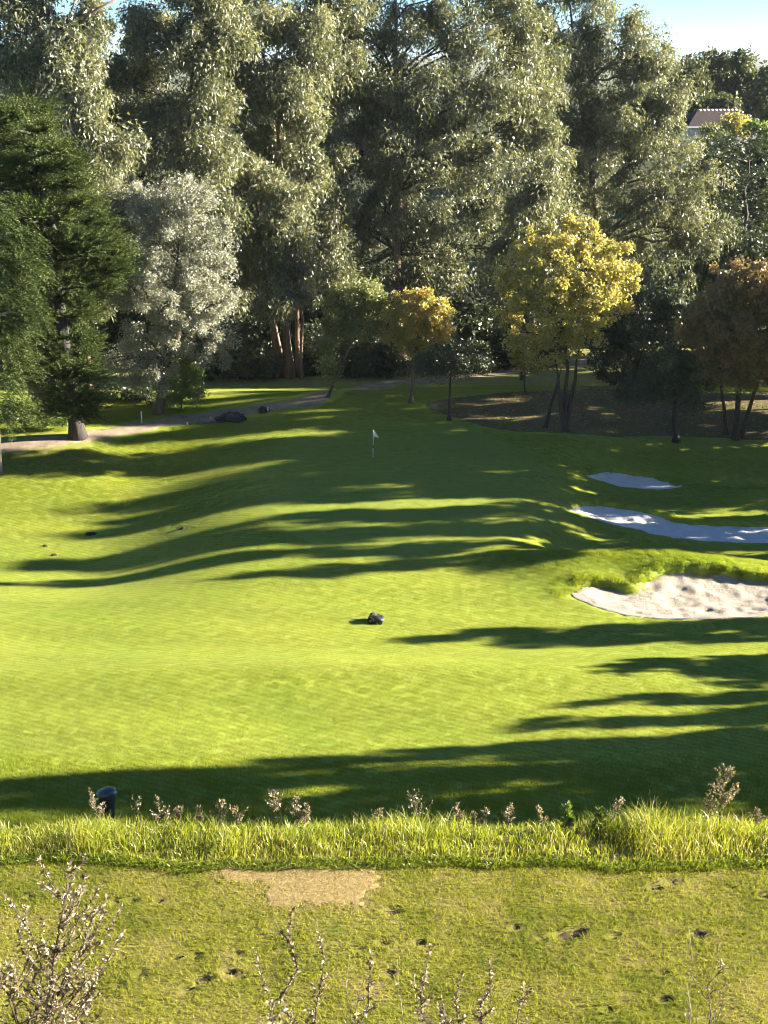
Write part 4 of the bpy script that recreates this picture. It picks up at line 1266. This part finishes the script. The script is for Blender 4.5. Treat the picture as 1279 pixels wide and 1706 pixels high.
def path_dist(x, y):
    d = np.full(x.shape, 99.0)
    for i in range(0, 156, 3):
        d = np.minimum(d, seg_dist(x, y, (px_[i], py_[i]), (px_[i + 3], py_[i + 3]))[0])
    return d


st = 0.42
gx, gy = np.meshgrid(np.arange(-42, 42, st), np.arange(46, 137, st))
gx = gx.ravel() + (rng.random(gx.size) - 0.5) * st * 0.9; gy = gy.ravel() + (rng.random(gy.size) - 0.5) * st * 0.9
keep = (np.abs(gx) < 0.28 * (gy * cp + 9) + 1.5)
gx, gy = gx[keep], gy[keep]
face = np.full(gx.shape, 99.0)
for b in BUNK:
    for i in range(len(b['poly'])):
        if b['far'][i]:
            face = np.minimum(face, seg_dist(gx, gy, b['poly'][i], b['poly'][(i + 1) % len(b['poly'])])[0])
keep = (~in_any_bunker(gx, gy, 0.22) | (face < 0.36)) & (poly_soft(gx, gy, LIT, 2.2) < 0.15 + 0.75 * rng.random(gx.size) ** 1.5) & (path_dist(gx, gy) > 1.7 + 0.5 * rng.random(gx.size))
gx, gy = gx[keep], gy[keep]
gz = H(gx, gy)
gm = poly_soft(gx, gy, GREEN, 0.6)
hh = 1.0 - 0.5 * gm
hh = hh + 1.5 * sst(59.5, 56.5, gy + 1.2 * vnoise(gx, gy, 3, 21)) * (1 + vnoise(gx, gy, 1.2, 22))
lipd = np.full(gx.shape, 99.0)
for b in BUNK[:1]:
    for i in range(len(b['poly'])):
        if b['far'][i]:
            lipd = np.minimum(lipd, seg_dist(gx, gy, b['poly'][i], b['poly'][(i + 1) % len(b['poly'])])[0])
hh = hh + 3.4 * np.maximum(gauss(gx, gy, 15.5, 87.6, 7.5, 2.0), 0.9 * np.exp(-(lipd / 0.8) ** 2)) * (1 + 0.8 * vnoise(gx, gy, 1.0, 23))
hh = hh + 0.8 * sst(-9, -16, gx) * sst(95, 102, gy) * (1 + vnoise(gx, gy, 1.5, 24))
hh = hh + 1.2 * sst(2.6, 1.6, path_dist(gx, gy))
scl = np.stack([np.ones_like(hh), np.ones_like(hh), np.clip(hh, 0.15, 6)], 1)
bm_ = mesh_np('turf_patch', *blades(260, 0.042, 0.018, 0.6, 0.60), M['blade'])
scatter('fairway_grass', bm_, np.stack([gx, gy, gz], 1), normals(gx, gy), scl, 'short turf and longer rough covering the fairway and mounds')


# tee turf: single blades
def blade_field(x, y, z, hgt, wid, lean, tint, ang=None, nseg=1):
    n = len(x)
    p = np.stack([x, y, z - 0.004], 1)
    a = rng.random(n) * 2 * np.pi if ang is None else ang
    dirv = np.stack([np.cos(a), np.sin(a), np.zeros(n)], 1)
    b = rng.random(n) * 2 * np.pi
    w = np.stack([np.cos(b), np.sin(b), np.zeros(n)], 1) * (wid * 0.5)[:, None]
    if nseg == 1:
        tip = p + dirv * (lean * hgt)[:, None] + np.array([0, 0, 1]) * hgt[:, None]
        V = np.stack([p - w, p + w, tip], 1)
        return V.reshape(-1, 3), np.arange(3 * n).reshape(-1, 3), tint
    VV = []
    for k in range(nseg + 1):
        t = k / nseg
        c = p + dirv * (lean * hgt * t ** 2.2)[:, None] + np.array([0, 0, 1]) * (hgt * (t - 0.32 * lean * t ** 3))[:, None]
        ww = w * (1 - 0.93 * t ** 1.5)
        VV += [c - ww, c + ww]
    V = np.stack(VV, 1)
    m = 2 * (nseg + 1)
    base = np.arange(n) * m
    F_ = np.concatenate([np.stack([base + 2 * k, base + 2 * k + 1, base + 2 * k + 3, base + 2 * k + 2], 1) for k in range(nseg)])
    return V.reshape(-1, 3), F_, np.tile(tint, nseg)


n = 190000
x = (rng.random(n) - 0.5) * 9.4; y = 10.2 + rng.random(n) * 3.5
k = np.abs(x) < 0.262 * (y * cp + 8 * sp_) + 0.25
x, y = x[k], y[k]
pt = np.clip(0.5 + 0.75 * vnoise(x, y, 0.55, 31) + 0.6 * vnoise(x, y, 0.17, 32) + 0.35 * vnoise(x, y, 1.6, 33), 0, 1)
thin = rng.random(len(x)) < 0.35 + 0.75 * np.clip(1 - pt, 0, 1)
ind = np.zeros(len(x))
for (c, r) in DW:
    ind = np.maximum(ind, np.exp(-(np.hypot((x - c[0]) / 1.25, y - c[1]) / (r * 0.95)) ** 4))
inb = inside(x, y, BARE)
k = thin & (rng.random(len(x)) > ind * 1.5) & ~(inb & (rng.random(len(x)) < 0.35 + 0.5 * poly_soft(x, y, BARE, 0.2)))
x, y, pt, inb = x[k], y[k], pt[k], inb[k]
tint = np.clip(pt * 0.54 + 0.36 * rng.random(len(x)), 0, 1)
greener = gauss(x, y, *at(555, 1550)[:2], 0.14, 0.16)
tint = tint * (1 - 0.9 * greener)
V, Fc, t = blade_field(x, y, Htee(x, y), 0.018 + 0.026 * rng.random(len(x)), 0.006 + 0.005 * rng.random(len(x)), 0.4 + 1.6 * rng.random(len(x)), tint)
tag(link('tee_grass', mesh_np('tee_grass', V, Fc, M['tee_blade'], False, {'tint': t})), 'closely cut worn grass of the tee shelf', kind='stuff')
n = 26000
x0, y0 = BARE.min(0); x1, y1 = BARE.max(0)
x = x0 - 0.2 + rng.random(n) * (x1 - x0 + 0.4); y = y0 - 0.18 + rng.random(n) * (y1 - y0 + 0.26)
k = poly_soft(x, y, BARE, 0.22) > rng.random(n)
x, y = x[k], y[k]; n = len(x)
V, Fc, t = blade_field(x, y, Htee(x, y) + 0.006, 0.005 + 0.012 * rng.random(n), 0.004 + 0.004 * rng.random(n), 2 + 3 * rng.random(n), rng.random(n))
tag(link('dry_clippings', mesh_np('dry_clippings', V, Fc, M['straw'], False, {'tint': t})), 'straw-coloured dry clippings over the bare patch of the tee', kind='stuff')

# divots: dark soil in the scars (parts of the hillside they are cut in)
for (c, r) in DW:
    m = MB(); nseg = 11
    ring = [(c[0] + 1.2 * r * rr2 * math.cos(2 * math.pi * i / nseg), c[1] + r * rr2 * math.sin(2 * math.pi * i / nseg)) for i, rr2 in enumerate(0.55 + 0.55 * rng.random(nseg))]
    ring2 = [((a + c[0]) / 2, (b + c[1]) / 2) for a, b in ring]
    allp = np.array(ring + ring2 + [(c[0], c[1])])
    zz = Htee(allp[:, 0].copy(), allp[:, 1].copy()) + 0.005
    zz[nseg:2 * nseg] += 0.010 * rng.random(nseg)
    m.add(np.column_stack([allp, zz]), [(i, (i + 1) % nseg, nseg + (i + 1) % nseg, nseg + i) for i in range(nseg)] + [(nseg + i, nseg + (i + 1) % nseg, 2 * nseg) for i in range(nseg)])
    m.build('divot', M['soil'], hill)

# tall grass along the front edge of the tee
n = 22000
x = (rng.random(n) - 0.5) * 10.0; y = 13.62 + 0.26 * vnoise(x, x * 0, 0.9, 44) + 0.14 * vnoise(x, x * 0, 0.25, 45) + 1.15 * rng.random(n)
hv = 0.10 + 0.13 * vnoise(x, y, 0.5, 41) + 0.12 * vnoise(x, y, 0.2, 42)
for (pxt, wd, ex) in ((1085, 0.30, 0.20), (1190, 0.3, 0.10), (155, 0.30, 0.10), (700, 0.5, 0.04)):
    hv = hv + ex * np.exp(-((x - P(pxt, 1390, 14.2)[0]) / wd) ** 2)
hv = hv * sst(13.5, 14.05, y) + 0.06
hv = np.maximum(hv, 0.05) * (0.35 + 0.85 * rng.random(n) ** 1.3)
tint = np.clip(0.35 + 0.5 * rng.random(n) + 0.25 * vnoise(x, y, 0.5, 43), 0, 0.93)
tint[rng.random(n) < 0.07] = 1.0
V, Fc, t = blade_field(x, y, H(x, y), hv, 0.005 + 0.009 * rng.random(n), 0.15 + 0.85 * rng.random(n) ** 1.3, tint, None, 4)
tag(link('tall_grass', mesh_np('tall_grass', V, Fc, M['tall'], False, {'tint': t})), 'tall uncut bright green grass along the front edge of the tee', kind='stuff')
n = 9000
x = (rng.random(n) - 0.5) * 10.0; y = 13.55 + 0.26 * vnoise(x, x * 0, 0.9, 44) + 0.14 * vnoise(x, x * 0, 0.25, 45) + 0.20 * rng.random(n)
V, Fc, t = blade_field(x, y, H(x, y), 0.02 + 0.10 * rng.random(n) ** 1.6, 0.008 + 0.006 * rng.random(n), 0.3 + 1.3 * rng.random(n), 0.5 * rng.random(n), -math.pi / 2 + rng.standard_normal(n) * 0.8, 3)
tag(link('grass_fringe', mesh_np('grass_fringe', V, Fc, M['tall'], False, {'tint': t})), 'dark ragged fringe where the tall grass meets the mown tee', kind='stuff')

# fallen leaves
n = 16000
x = 3 + rng.random(n) * 45; y = 112 + rng.random(n) * 32
k = (poly_soft(x, y, LIT, 0.8) > rng.random(n)) & (np.abs(x) < 0.28 * (y * cp + 9) + 1)
x, y = x[k], y[k]; n = len(x)
ax = unit(np.stack([rng.standard_normal(n), rng.standard_normal(n), 0.25 * rng.standard_normal(n)], 1)); w = unit(np.cross(ax, np.stack([0.3 * rng.standard_normal(n), 0.3 * rng.standard_normal(n), np.ones(n)], 1)))
V, Fc, t = leaves_kite((np.stack([x, y, H(x, y) + 0.07 + 0.04 * rng.random(n)], 1), ax, w, (0.12 + 0.12 * rng.random(n))[:, None], (0.09 + 0.08 * rng.random(n))[:, None], rng.random(n)))
tag(link('fallen_leaves', mesh_np('fallen_leaves', V, Fc, leaf_mat('fallen_leaf', [(0, (0.10, 0.06, 0.022)), (0.7, (0.24, 0.15, 0.05)), (1, (0.40, 0.29, 0.08))], 0.1, 0.05), False, {'tint': t})), 'brown and yellow fallen leaves under the autumn trees', kind='stuff')


# ------------------------------------------------------------------ weeds
def weed(label, base, top, n_br, br_len, leaf_n, leaf_l, stalk_r=0.004, group=None, low=0.25, dens_top=1.0, name='dry_weed', mat='weed', tex=0.46, curl=0.04, dense=2.0):
    base = np.array(base, float); top = np.array(top, float)
    root = thing(name, label, 'weed', tuple(base), 0, group)
    ht = top - base; Lh = np.linalg.norm(ht)
    mb = MB()
    main = bend((0, 0, -0.03), ht, 0, 9, curl)
    mb.tube(main, [stalk_r * (1 - 0.75 * i / 8) for i in range(9)], 5)
    segs = [main]
    for i in range(n_br):
        f = low + (0.95 - low) * rng.random() ** 1.2
        j = min(int(f * 8), 7); s = main[j] + (main[j + 1] - main[j]) * (f * 8 - j)
        a = rng.random() * 2 * math.pi
        L = br_len * Lh * (1.15 - f) * (0.6 + 0.8 * rng.random())
        d = unit(np.array([math.cos(a) * 0.75, math.sin(a) * 0.75, 0.9]))
        lp = bend(s, s + d * L, -0.06, 5, 0.08)
        mb.tube(lp, [stalk_r * 0.5, stalk_r * 0.42, stalk_r * 0.34, stalk_r * 0.25, stalk_r * 0.15], 4)
        segs.append(lp)
    mb.build('stalk', M['stalk'] if mat == 'weed' else M[mat], root)
    lens = np.array([sum(np.linalg.norm(s[i + 1] - s[i]) for i in range(len(s) - 1)) for s in segs])
    P_, A_, = [], []
    for s, l in zip(segs, lens):
        c = int(dense * leaf_n * l / lens.sum()) + 1
        for t in rng.random(c) ** (0.75 if s is not main else 1.0) * (len(s) - 1.001):
            if s is main and t < low * 8 * 0.6: continue
            j = int(t); P_.append(s[j] + (s[j + 1] - s[j]) * (t - j)); A_.append(unit(s[j + 1] - s[j]))
    P_ = np.array(P_); A_ = np.array(A_); n = len(P_)
    ax = unit(rng.standard_normal((n, 3)) * 0.75 + A_ * 0.6); w = unit(np.cross(ax, rng.standard_normal((n, 3))))
    ll = leaf_l * 1.0 * (0.5 + rng.random(n))[:, None]
    V, Fc, t = leaves_kite((P_, ax, w, ll, ll * tex, rng.random(n)))
    link('foliage', mesh_np('weed_foliage', V, Fc, M['weed'] if mat == 'weed' else M[mat], False, {'tint': t}), root)['kind'] = 'stuff'
    return root


def bank_weed(label, px, py, pxb, Y, *a, **k):
    top = P(px, py, Y)
    xb = P(pxb, 1760, Y)[0]
    zb = float(H(np.array([xb]), np.array([Y]))[0])
    k.setdefault('dense', 3.2 if a[0] < 13 and a[2] > 50 else 2.2)
    return weed(label, (xb, Y, zb), top, *a, **k)


gw = 'dry weeds standing on the bank in front of the camera'
bank_weed('tall bushy dry weed at the lower left corner, tallest spike of its clump', 116, 1432, 62, 4.3, 30, 0.42, 1300, 0.017, 0.005, gw, 0.30)
bank_weed('bushy dry weed leaning left out of the lower left corner', -10, 1545, 58, 4.2, 20, 0.45, 600, 0.016, 0.005, gw, 0.3)
bank_weed('short leafy dry weed spreading right at the lower left corner', 140, 1605, 70, 4.25, 20, 0.5, 600, 0.016, 0.005, gw, 0.3)
bank_weed('tallest straight dry spike below the bare tee patch', 486, 1518, 492, 4.4, 8, 0.12, 420, 0.015, 0.005, gw, 0.3)
bank_weed('slim dry spike with a pale flower head, just right of the tallest spike', 531, 1552, 520, 4.4, 6, 0.12, 170, 0.014, 0.004, gw, 0.3)
bank_weed('thin dry stem leaning left beside the tallest spike', 424, 1578, 478, 4.3, 5, 0.12, 120, 0.014, 0.004, gw, 0.3)
bank_weed('dry stem leaning right that ends in a single dark bud', 618, 1588, 580, 4.3, 6, 0.16, 190, 0.014, 0.004, gw, 0.3)
bank_weed('curved dry spike leaning right in the middle of the bottom edge', 716, 1576, 690, 4.3, 8, 0.14, 260, 0.015, 0.004, gw, 0.3)
bank_weed('dry spike left of the thickest one near the bottom edge', 771, 1620, 752, 4.2, 8, 0.16, 200, 0.014, 0.004, gw, 0.3)
bank_weed('thick leafy dry spike rightmost of the middle clump', 816, 1600, 796, 4.2, 8, 0.14, 330, 0.015, 0.005, gw, 0.3)
bank_weed('branched dry weed leaning far right beside the middle clump', 885, 1648, 820, 4.1, 9, 0.25, 160, 0.014, 0.004, gw, 0.3)
bank_weed('low bushy dry weed at the foot of the middle clump', 600, 1650, 590, 4.1, 14, 0.4, 340, 0.016, 0.004, gw, 0.2)
bank_weed('low bushy dry weed at the foot of the tallest spike', 450, 1665, 460, 4.1, 14, 0.4, 360, 0.016, 0.004, gw, 0.2)
bank_weed('low tangled dry weed between the curved spike and the thick spike', 735, 1665, 740, 4.1, 12, 0.4, 240, 0.016, 0.004, gw, 0.2)
bank_weed('airy branched weed near the lower right corner', 1196, 1560, 1165, 4.5, 22, 0.3, 260, 0.011, 0.004, gw, 0.3)
for px, py, pxb, lab in ((1147, 1545, 1160, 'bare straw stem beside the airy weed at lower right'), (662, 1598, 664, 'pale bare straw stem right of the dark bud'), (690, 1625, 705, 'pale bare straw stem crossing the curved spike'), (583, 1590, 560, 'pale bare straw stem left of the dark bud')):
    bank_weed(lab, px, py, pxb, 4.3, 1, 0.05, 10, 0.01, 0.0022, gw, 0.5, mat='barkw')

ge = 'dry weeds rising from the tall grass at the tee edge'
for px, py, nb, ln, ll, lab in [
    (1213, 1284, 26, 520, 0.020, 'tallest branched dry weed at the right end of the tall grass'),
    (1180, 1330, 14, 200, 0.020, 'shorter dry weed leaning against the tallest one at right'),
    (1262, 1352, 10, 150, 0.022, 'grey dry weed at the far right end of the tall grass'),
    (1225, 1368, 10, 150, 0.022, 'low grey dry weed under the tallest one at right'),
    (458, 1322, 10, 120, 0.025, 'dry weed with white seed heads left of centre in the tall grass'),
    (492, 1332, 10, 130, 0.025, 'second dry weed with white seed heads left of centre in the tall grass'),
    (515, 1350, 9, 110, 0.022, 'short dry weed right of the two with white seed heads'),
    (262, 1332, 10, 150, 0.022, 'purplish dry weed right of the dark bin'),
    (300, 1350, 12, 200, 0.022, 'bushy purplish dry weed in the left part of the tall grass'),
    (330, 1348, 10, 150, 0.022, 'purplish dry weed beside the bushy one at left'),
    (372, 1338, 9, 140, 0.022, 'upright purplish dry weed between the left clump and the seed heads'),
    (385, 1350, 9, 120, 0.022, 'leaning purplish dry weed between the left clump and the seed heads'),
    (152, 1326, 14, 200, 0.022, 'tan feathery dry weed in front of the dark bin'),
    (235, 1330, 5, 30, 0.022, 'grey forked bare weed right of the dark bin'),
    (628, 1352, 8, 60, 0.026, 'low seeded weed in the middle of the tall grass'),
    (690, 1318, 14, 90, 0.020, 'dark thin upright weed against the shaded turf'),
    (763, 1345, 8, 120, 0.022, 'grey spiky weed right of centre in the tall grass'),
    (788, 1358, 7, 80, 0.022, 'small grey weed right of the grey spiky one'),
    (810, 1352, 7, 60, 0.026, 'small weed with white seed heads right of centre'),
    (853, 1345, 9, 140, 0.022, 'slender grey weed right of the small seeded one'),
    (896, 1348, 8, 120, 0.022, 'grey weed beside the leafy green shoot'),
    (1035, 1336, 9, 120, 0.022, 'dry weed on the left flank of the tallest grass clump')]:
    top = P(px, py - 6, 14.55)
    xb = top[0] + 0.06 * rng.standard_normal()
    zb = float(H(np.array([xb]), np.array([14.5]))[0])
    weed(lab, (xb, 14.5, zb), top, nb + 4, 0.5, ln, ll * 1.3, 0.005, ge, 0.35)
for px, py, lab in ((945, 1342, 'leafy green shoot among the tall grass right of centre'), (1000, 1350, 'second leafy green shoot left of the tallest grass clump')):
    top = P(px, py, 14.4); zb = float(H(np.array([top[0]]), np.array([14.4]))[0])
    weed(lab, (top[0], 14.4, zb), top, 10, 0.3, 120, 0.06, 0.005, ge, 0.2, 1, 'green_weed', 'green')

# ------------------------------------------------------------------ flag, mower, bin, stones and stakes
fb = at(621, 763, H)
fh = P(622.4, 716, fb[1])[2] - fb[2]
fl = thing('flagstick', 'golf flagstick with a white pennant standing in the hole on the green', 'flag', tuple(fb))
wp = plain('white_paint', (0.78, 0.78, 0.76), 0.4, 0.03)
bp_ = plain('black_paint', (0.03, 0.03, 0.03), 0.4, 0.1)
for a, b, mt in ((0.0, 0.36, wp), (0.36, 0.45, bp_), (0.45, 1.0, wp)):
    m = MB(); m.tube([(0.02 * a * fh, 0, a * fh), (0.02 * b * fh, 0, b * fh)], 0.028, 10)
    m.build('pole', mt, fl)
m = MB(); m.lathe([(0.0, -0.02), (0.10, -0.02), (0.10, 0.012), (0.055, 0.015), (0.0, 0.015)], 20)
m.build('cup', bp_, fl)
m = MB(); nu, nv = 10, 7
ux = 0.43; vs = []
for i in range(nu + 1):
    u = i / nu
    topz = fh * 0.995 - 0.60 * u; botz = fh * 0.995 - 0.50 - 0.14 * u ** 1.2
    if i == nu: topz = botz + 0.05
    for j in range(nv + 1):
        v = j / nv
        vs.append((0.055 + ux * u, 0.05 * math.sin(5.5 * u + 1.5 * v) * (0.3 + u), topz + (botz - topz) * v))
fs = [(i * (nv + 1) + j, (i + 1) * (nv + 1) + j, (i + 1) * (nv + 1) + j + 1, i * (nv + 1) + j + 1) for i in range(nu) for j in range(nv)]
m.add(vs, fs)
m.build('pennant', leaf_mat('white_cloth', [(0, (0.8, 0.8, 0.8)), (1, (0.8, 0.8, 0.8))], 0.3, 0.02), fl)

# robot mower
mo = at(626, 1036, H)
s_ = 28.5 * mpp(626, 1030, mo[1])
mow_ = thing('robot_mower', 'dark robotic lawn mower working alone on the sunlit fairway', 'mower', tuple(mo), R(-8))
dk = plain('dark_plastic', (0.018, 0.019, 0.021), 0.45, 0.2, 8, 0.5); rb = plain('rubber', (0.012, 0.012, 0.012), 0.85)
gy_ = plain('grey_plastic', (0.10, 0.105, 0.11), 0.4)
sec = [(-0.50, 0.20, 0.16, 0.10), (-0.46, 0.30, 0.25, 0.07), (-0.34, 0.36, 0.36, 0.06), (-0.14, 0.38, 0.43, 0.06), (0.06, 0.38, 0.44, 0.06), (0.22, 0.37, 0.40, 0.06), (0.36, 0.34, 0.33, 0.07), (0.45, 0.28, 0.26, 0.09), (0.48, 0.2, 0.18, 0.12)]
m = MB(); vs = []; nk = 14
for (xx, hw, tz, bz) in sec:
    for k in range(nk):
        a = 2 * math.pi * k / nk
        ca, sa = math.cos(a), math.sin(a)
        yy = hw * math.copysign(abs(ca) ** 0.6, ca); zz = (tz + bz) / 2 + (tz - bz) / 2 * math.copysign(abs(sa) ** 0.7, sa)
        vs.append((xx * s_, yy * s_, zz * s_))
q = len(sec)
m.add(vs, [(i * nk + k, (i + 1) * nk + k, (i + 1) * nk + (k + 1) % nk, i * nk + (k + 1) % nk) for i in range(q - 1) for k in range(nk)] + [tuple(range(nk)), tuple((q - 1) * nk + k for k in range(nk))[::-1]])
m.build('body', dk, mow_)
m = MB(); vs = []
for (xx, hw, z0) in ((-0.28, 0.20, 0.36), (-0.2, 0.22, 0.47), (-0.05, 0.22, 0.485), (0.06, 0.16, 0.43)):
    vs += [(xx * s_, -hw * s_, z0 * s_), (xx * s_, hw * s_, z0 * s_), (xx * s_, -hw * 1.1 * s_, (z0 - 0.09) * s_), (xx * s_, hw * 1.1 * s_, (z0 - 0.09) * s_)]
m.add(vs, [(i * 4, i * 4 + 4, i * 4 + 5, i * 4 + 1) for i in range(3)] + [(i * 4, i * 4 + 2, i * 4 + 6, i * 4 + 4) for i in range(3)] + [(i * 4 + 1, i * 4 + 5, i * 4 + 7, i * 4 + 3) for i in range(3)] + [(0, 1, 3, 2), (12, 14, 15, 13)])
m.build('hatch', gy_, mow_, False)
for xx, rr_w, ww in ((-0.24, 0.20, 0.12), (0.30, 0.13, 0.09)):
    for sd in (-1, 1):
        m = MB(); r1 = rr_w * s_
        m.lathe([(r1 * 0.5, -ww / 2 * s_), (r1 * 0.93, -ww / 2 * s_), (r1, -ww * 0.3 * s_), (r1, ww * 0.3 * s_), (r1 * 0.93, ww / 2 * s_), (r1 * 0.5, ww / 2 * s_)], 18, (xx * s_, sd * 0.40 * s_, r1), 'y')
        for k in range(18):
            a = 2 * math.pi * k / 18
            m.box((xx * s_ + r1 * math.cos(a), sd * 0.40 * s_, r1 + r1 * math.sin(a)), (0.02 * s_, ww * s_ * 0.9, 0.02 * s_))
        wh = m.build('wheel', rb, mow_)
        m = MB(); m.lathe([(0, -ww * 0.55 * s_), (r1 * 0.45, -ww * 0.55 * s_), (r1 * 0.45, ww * 0.55 * s_), (0, ww * 0.55 * s_)], 12, (xx * s_, sd * 0.40 * s_, r1), 'y')
        m.build('hub', gy_, wh)
m = MB(); m.tube([(0.38 * s_, -0.1 * s_, 0.28 * s_), (0.38 * s_, -0.1 * s_, 0.42 * s_)], 0.025 * s_, 8); m.lathe([(0, 0), (0.05 * s_, 0.01), (0.05 * s_, 0.05 * s_), (0, 0.06 * s_)], 10, (0.38 * s_, -0.1 * s_, 0.40 * s_))
m.build('antenna', dk, mow_)
m = MB(); m.box((0.475 * s_, -0.14 * s_, 0.20 * s_), (0.05 * s_, 0.10 * s_, 0.09 * s_))
m.build('headlight', plain('white_lens', (0.75, 0.75, 0.75), 0.2, 0.02), mow_, False)
m = MB(); m.tube([(-0.1 * s_, -0.18 * s_, 0.44 * s_), (-0.02 * s_, -0.18 * s_, 0.50 * s_), (0.1 * s_, -0.18 * s_, 0.47 * s_), (0.16 * s_, -0.18 * s_, 0.40 * s_)], 0.018 * s_, 6)
m.build('carry_handle', gy_, mow_)

# litter bin beyond the tall grass
bt0 = P(176, 1314, 52.5)
zb = float(H(np.array([bt0[0]]), np.array([52.5]))[0])
bh = bt0[2] - zb
bn = thing('litter_bin', 'dark bin with a domed blue-grey lid standing in shade beyond the tall grass', 'bin', (bt0[0], 52.5, zb), R(-15))
m = MB(); m.lathe([(0.0, 0), (0.24, 0), (0.26, 0.03), (0.34, bh - 0.34), (0.36, bh - 0.30), (0.33, bh - 0.29), (0.0, bh - 0.29)], 24)
m.build('bin_body', plain('bin_plastic', (0.012, 0.022, 0.030), 0.5), bn)
m = MB(); m.lathe([(0.38, bh - 0.28), (0.39, bh - 0.22), (0.36, bh - 0.14), (0.26, bh - 0.07), (0.13, bh - 0.04), (0.0, bh - 0.03)], 24)
m.v = [(a, b, c + 0.22 * max(0.0, a + 0.2) * (1 if c > bh - 0.25 else 0.4)) for a, b, c in m.v]
ld = m.build('lid', plain('lid_plastic', (0.03, 0.07, 0.095), 0.35), bn)
m = MB(); m.box((0.40, -0.05, bh - 0.08), (0.16, 0.12, 0.05), 0.2)
m.build('handle', plain('pale_plastic', (0.40, 0.45, 0.48), 0.4), ld, False)


def stone(name, label, c, dims, mat, seed, group=None):
    r = np.random.default_rng(seed)
    bm = __import__('bmesh').new()
    __import__('bmesh').ops.create_icosphere(bm, subdivisions=3, radius=1)
    dirs = unit(r.standard_normal((7, 3))); lev = 0.6 + 0.35 * r.random(7)
    for v in bm.verts:
        p = np.array(v.co)
        for d, l in zip(dirs, lev):
            t = p @ d
            if t > l: p = p - d * (t - l) * 0.9
        p = p * (1 + 0.09 * r.standard_normal())
        v.co = p * np.array(dims) / 2
    me = bpy.data.meshes.new(name); bm.to_mesh(me); bm.free(); me.materials.append(mat)
    o = link(name, me, None, (c[0], c[1], c[2] + dims[2] * 0.3))
    return tag(o, label, 'rock', group)


rk = earth_mat('dark_rock', (0.035, 0.03, 0.03), (0.09, 0.08, 0.075), 4, 0.8, 0.05); rg = earth_mat('grey_rock', (0.11, 0.105, 0.10), (0.22, 0.21, 0.20), 4, 0.8, 0.05)
for px, py, w, hgt, mt, lab, sd in ((388, 702, 46, 17, rk, 'widest dark boulder with a pointed top beside the path', 3), (367, 703, 22, 11, rk, 'low dark rock against the left end of the widest boulder', 4),
                                   (343, 705, 32, 12, rg, 'grey flat-topped rock left of the dark boulders', 5), (440, 686, 20, 10, rk, 'small dark block of rock farthest right along the path edge', 6)):
    c = at(px, py, H); q = mpp(px, py, c[1])
    stone('boulder', lab, c, (w * q, max(0.8, w * q * 0.5), hgt * q * 1.15), mt, sd, 'rocks along the path edge')


def stake(label, px, py, hpx, r, mat, cap=None):
    c = at(px, py, H); hh_ = hpx * mpp(px, py, c[1])
    t = thing('stake', label, 'stake', tuple(c), 0, 'marker stakes along the path')
    m = MB(); m.lathe([(r, -0.1), (r, hh_ * 0.97), (r * 0.5, hh_), (0, hh_)], 10)
    m.build('post', mat, t)
    m = MB(); m.lathe([(r * 1.15, hh_ * 0.8), (r * 1.15, hh_ * 0.92), (r, hh_ * 0.92)], 10); m.build('band', cap or mat, t)


bl_ = plain('blue_paint', (0.12, 0.30, 0.38), 0.5); wd = plain('grey_wood', (0.12, 0.11, 0.10), 0.9)
stake('tall white stake at the edge of the dark bushes', 236, 706, 22, 0.045, wp)
stake('blue stake in front of the widest dark boulder', 386, 704, 8, 0.06, bl_, wp)
stake('pale blue stake in front of the small dark block', 446, 687, 9, 0.07, plain('pale_blue_paint', (0.45, 0.58, 0.62), 0.5))
stake('short dark post on the grass left of the rocks', 311, 711, 8, 0.05, wd)
# two bare hollows in the left apron
for px, py, w in ((151, 890, 22), (304, 881, 13), (90, 925, 12), (75, 910, 10)):
    c = at(px, py, H); r = w * mpp(px, py, c[1]) / 2
    m = MB(); ns = 12
    ring = [(c[0] + r * q * math.cos(2 * math.pi * i / ns), c[1] + 0.9 * r * q * math.sin(2 * math.pi * i / ns)) for i, q in enumerate(0.8 + 0.4 * rng.random(ns))]
    ring2 = [(c[0] + 0.6 * (a - c[0]), c[1] + 0.6 * (b - c[1])) for a, b in ring]
    aa = np.array(ring + ring2 + [(c[0], c[1])]); zz = H(aa[:, 0].copy(), aa[:, 1].copy()) + 0.09
    zz[:ns] -= 0.12
    m.add(np.column_stack([aa, zz]), [(i, (i + 1) % ns, ns + (i + 1) % ns, ns + i) for i in range(ns)] + [(ns + i, ns + (i + 1) % ns, 2 * ns) for i in range(ns)])
    m.build('turf_scar', M['soil'], fair)

# ------------------------------------------------------------------ the hazy air
m, nt, out = new_mat('haze')
v = N(nt, 'ShaderNodeVolumePrincipled'); v.inputs['Color'].default_value = (0.86, 0.93, 1.0, 1); v.inputs['Density'].default_value = 0.00003
v.inputs['Anisotropy'].default_value = 0.2
nt.links.new(v.outputs[0], out.inputs['Volume'])
mb = MB(); mb.box((0, 5800, 40), (24000, 12400, 190))
hz_ = mb.build('haze', m, None, False)
tag(hz_, 'thin pale haze lying over the valley and the far hills', kind='stuff')
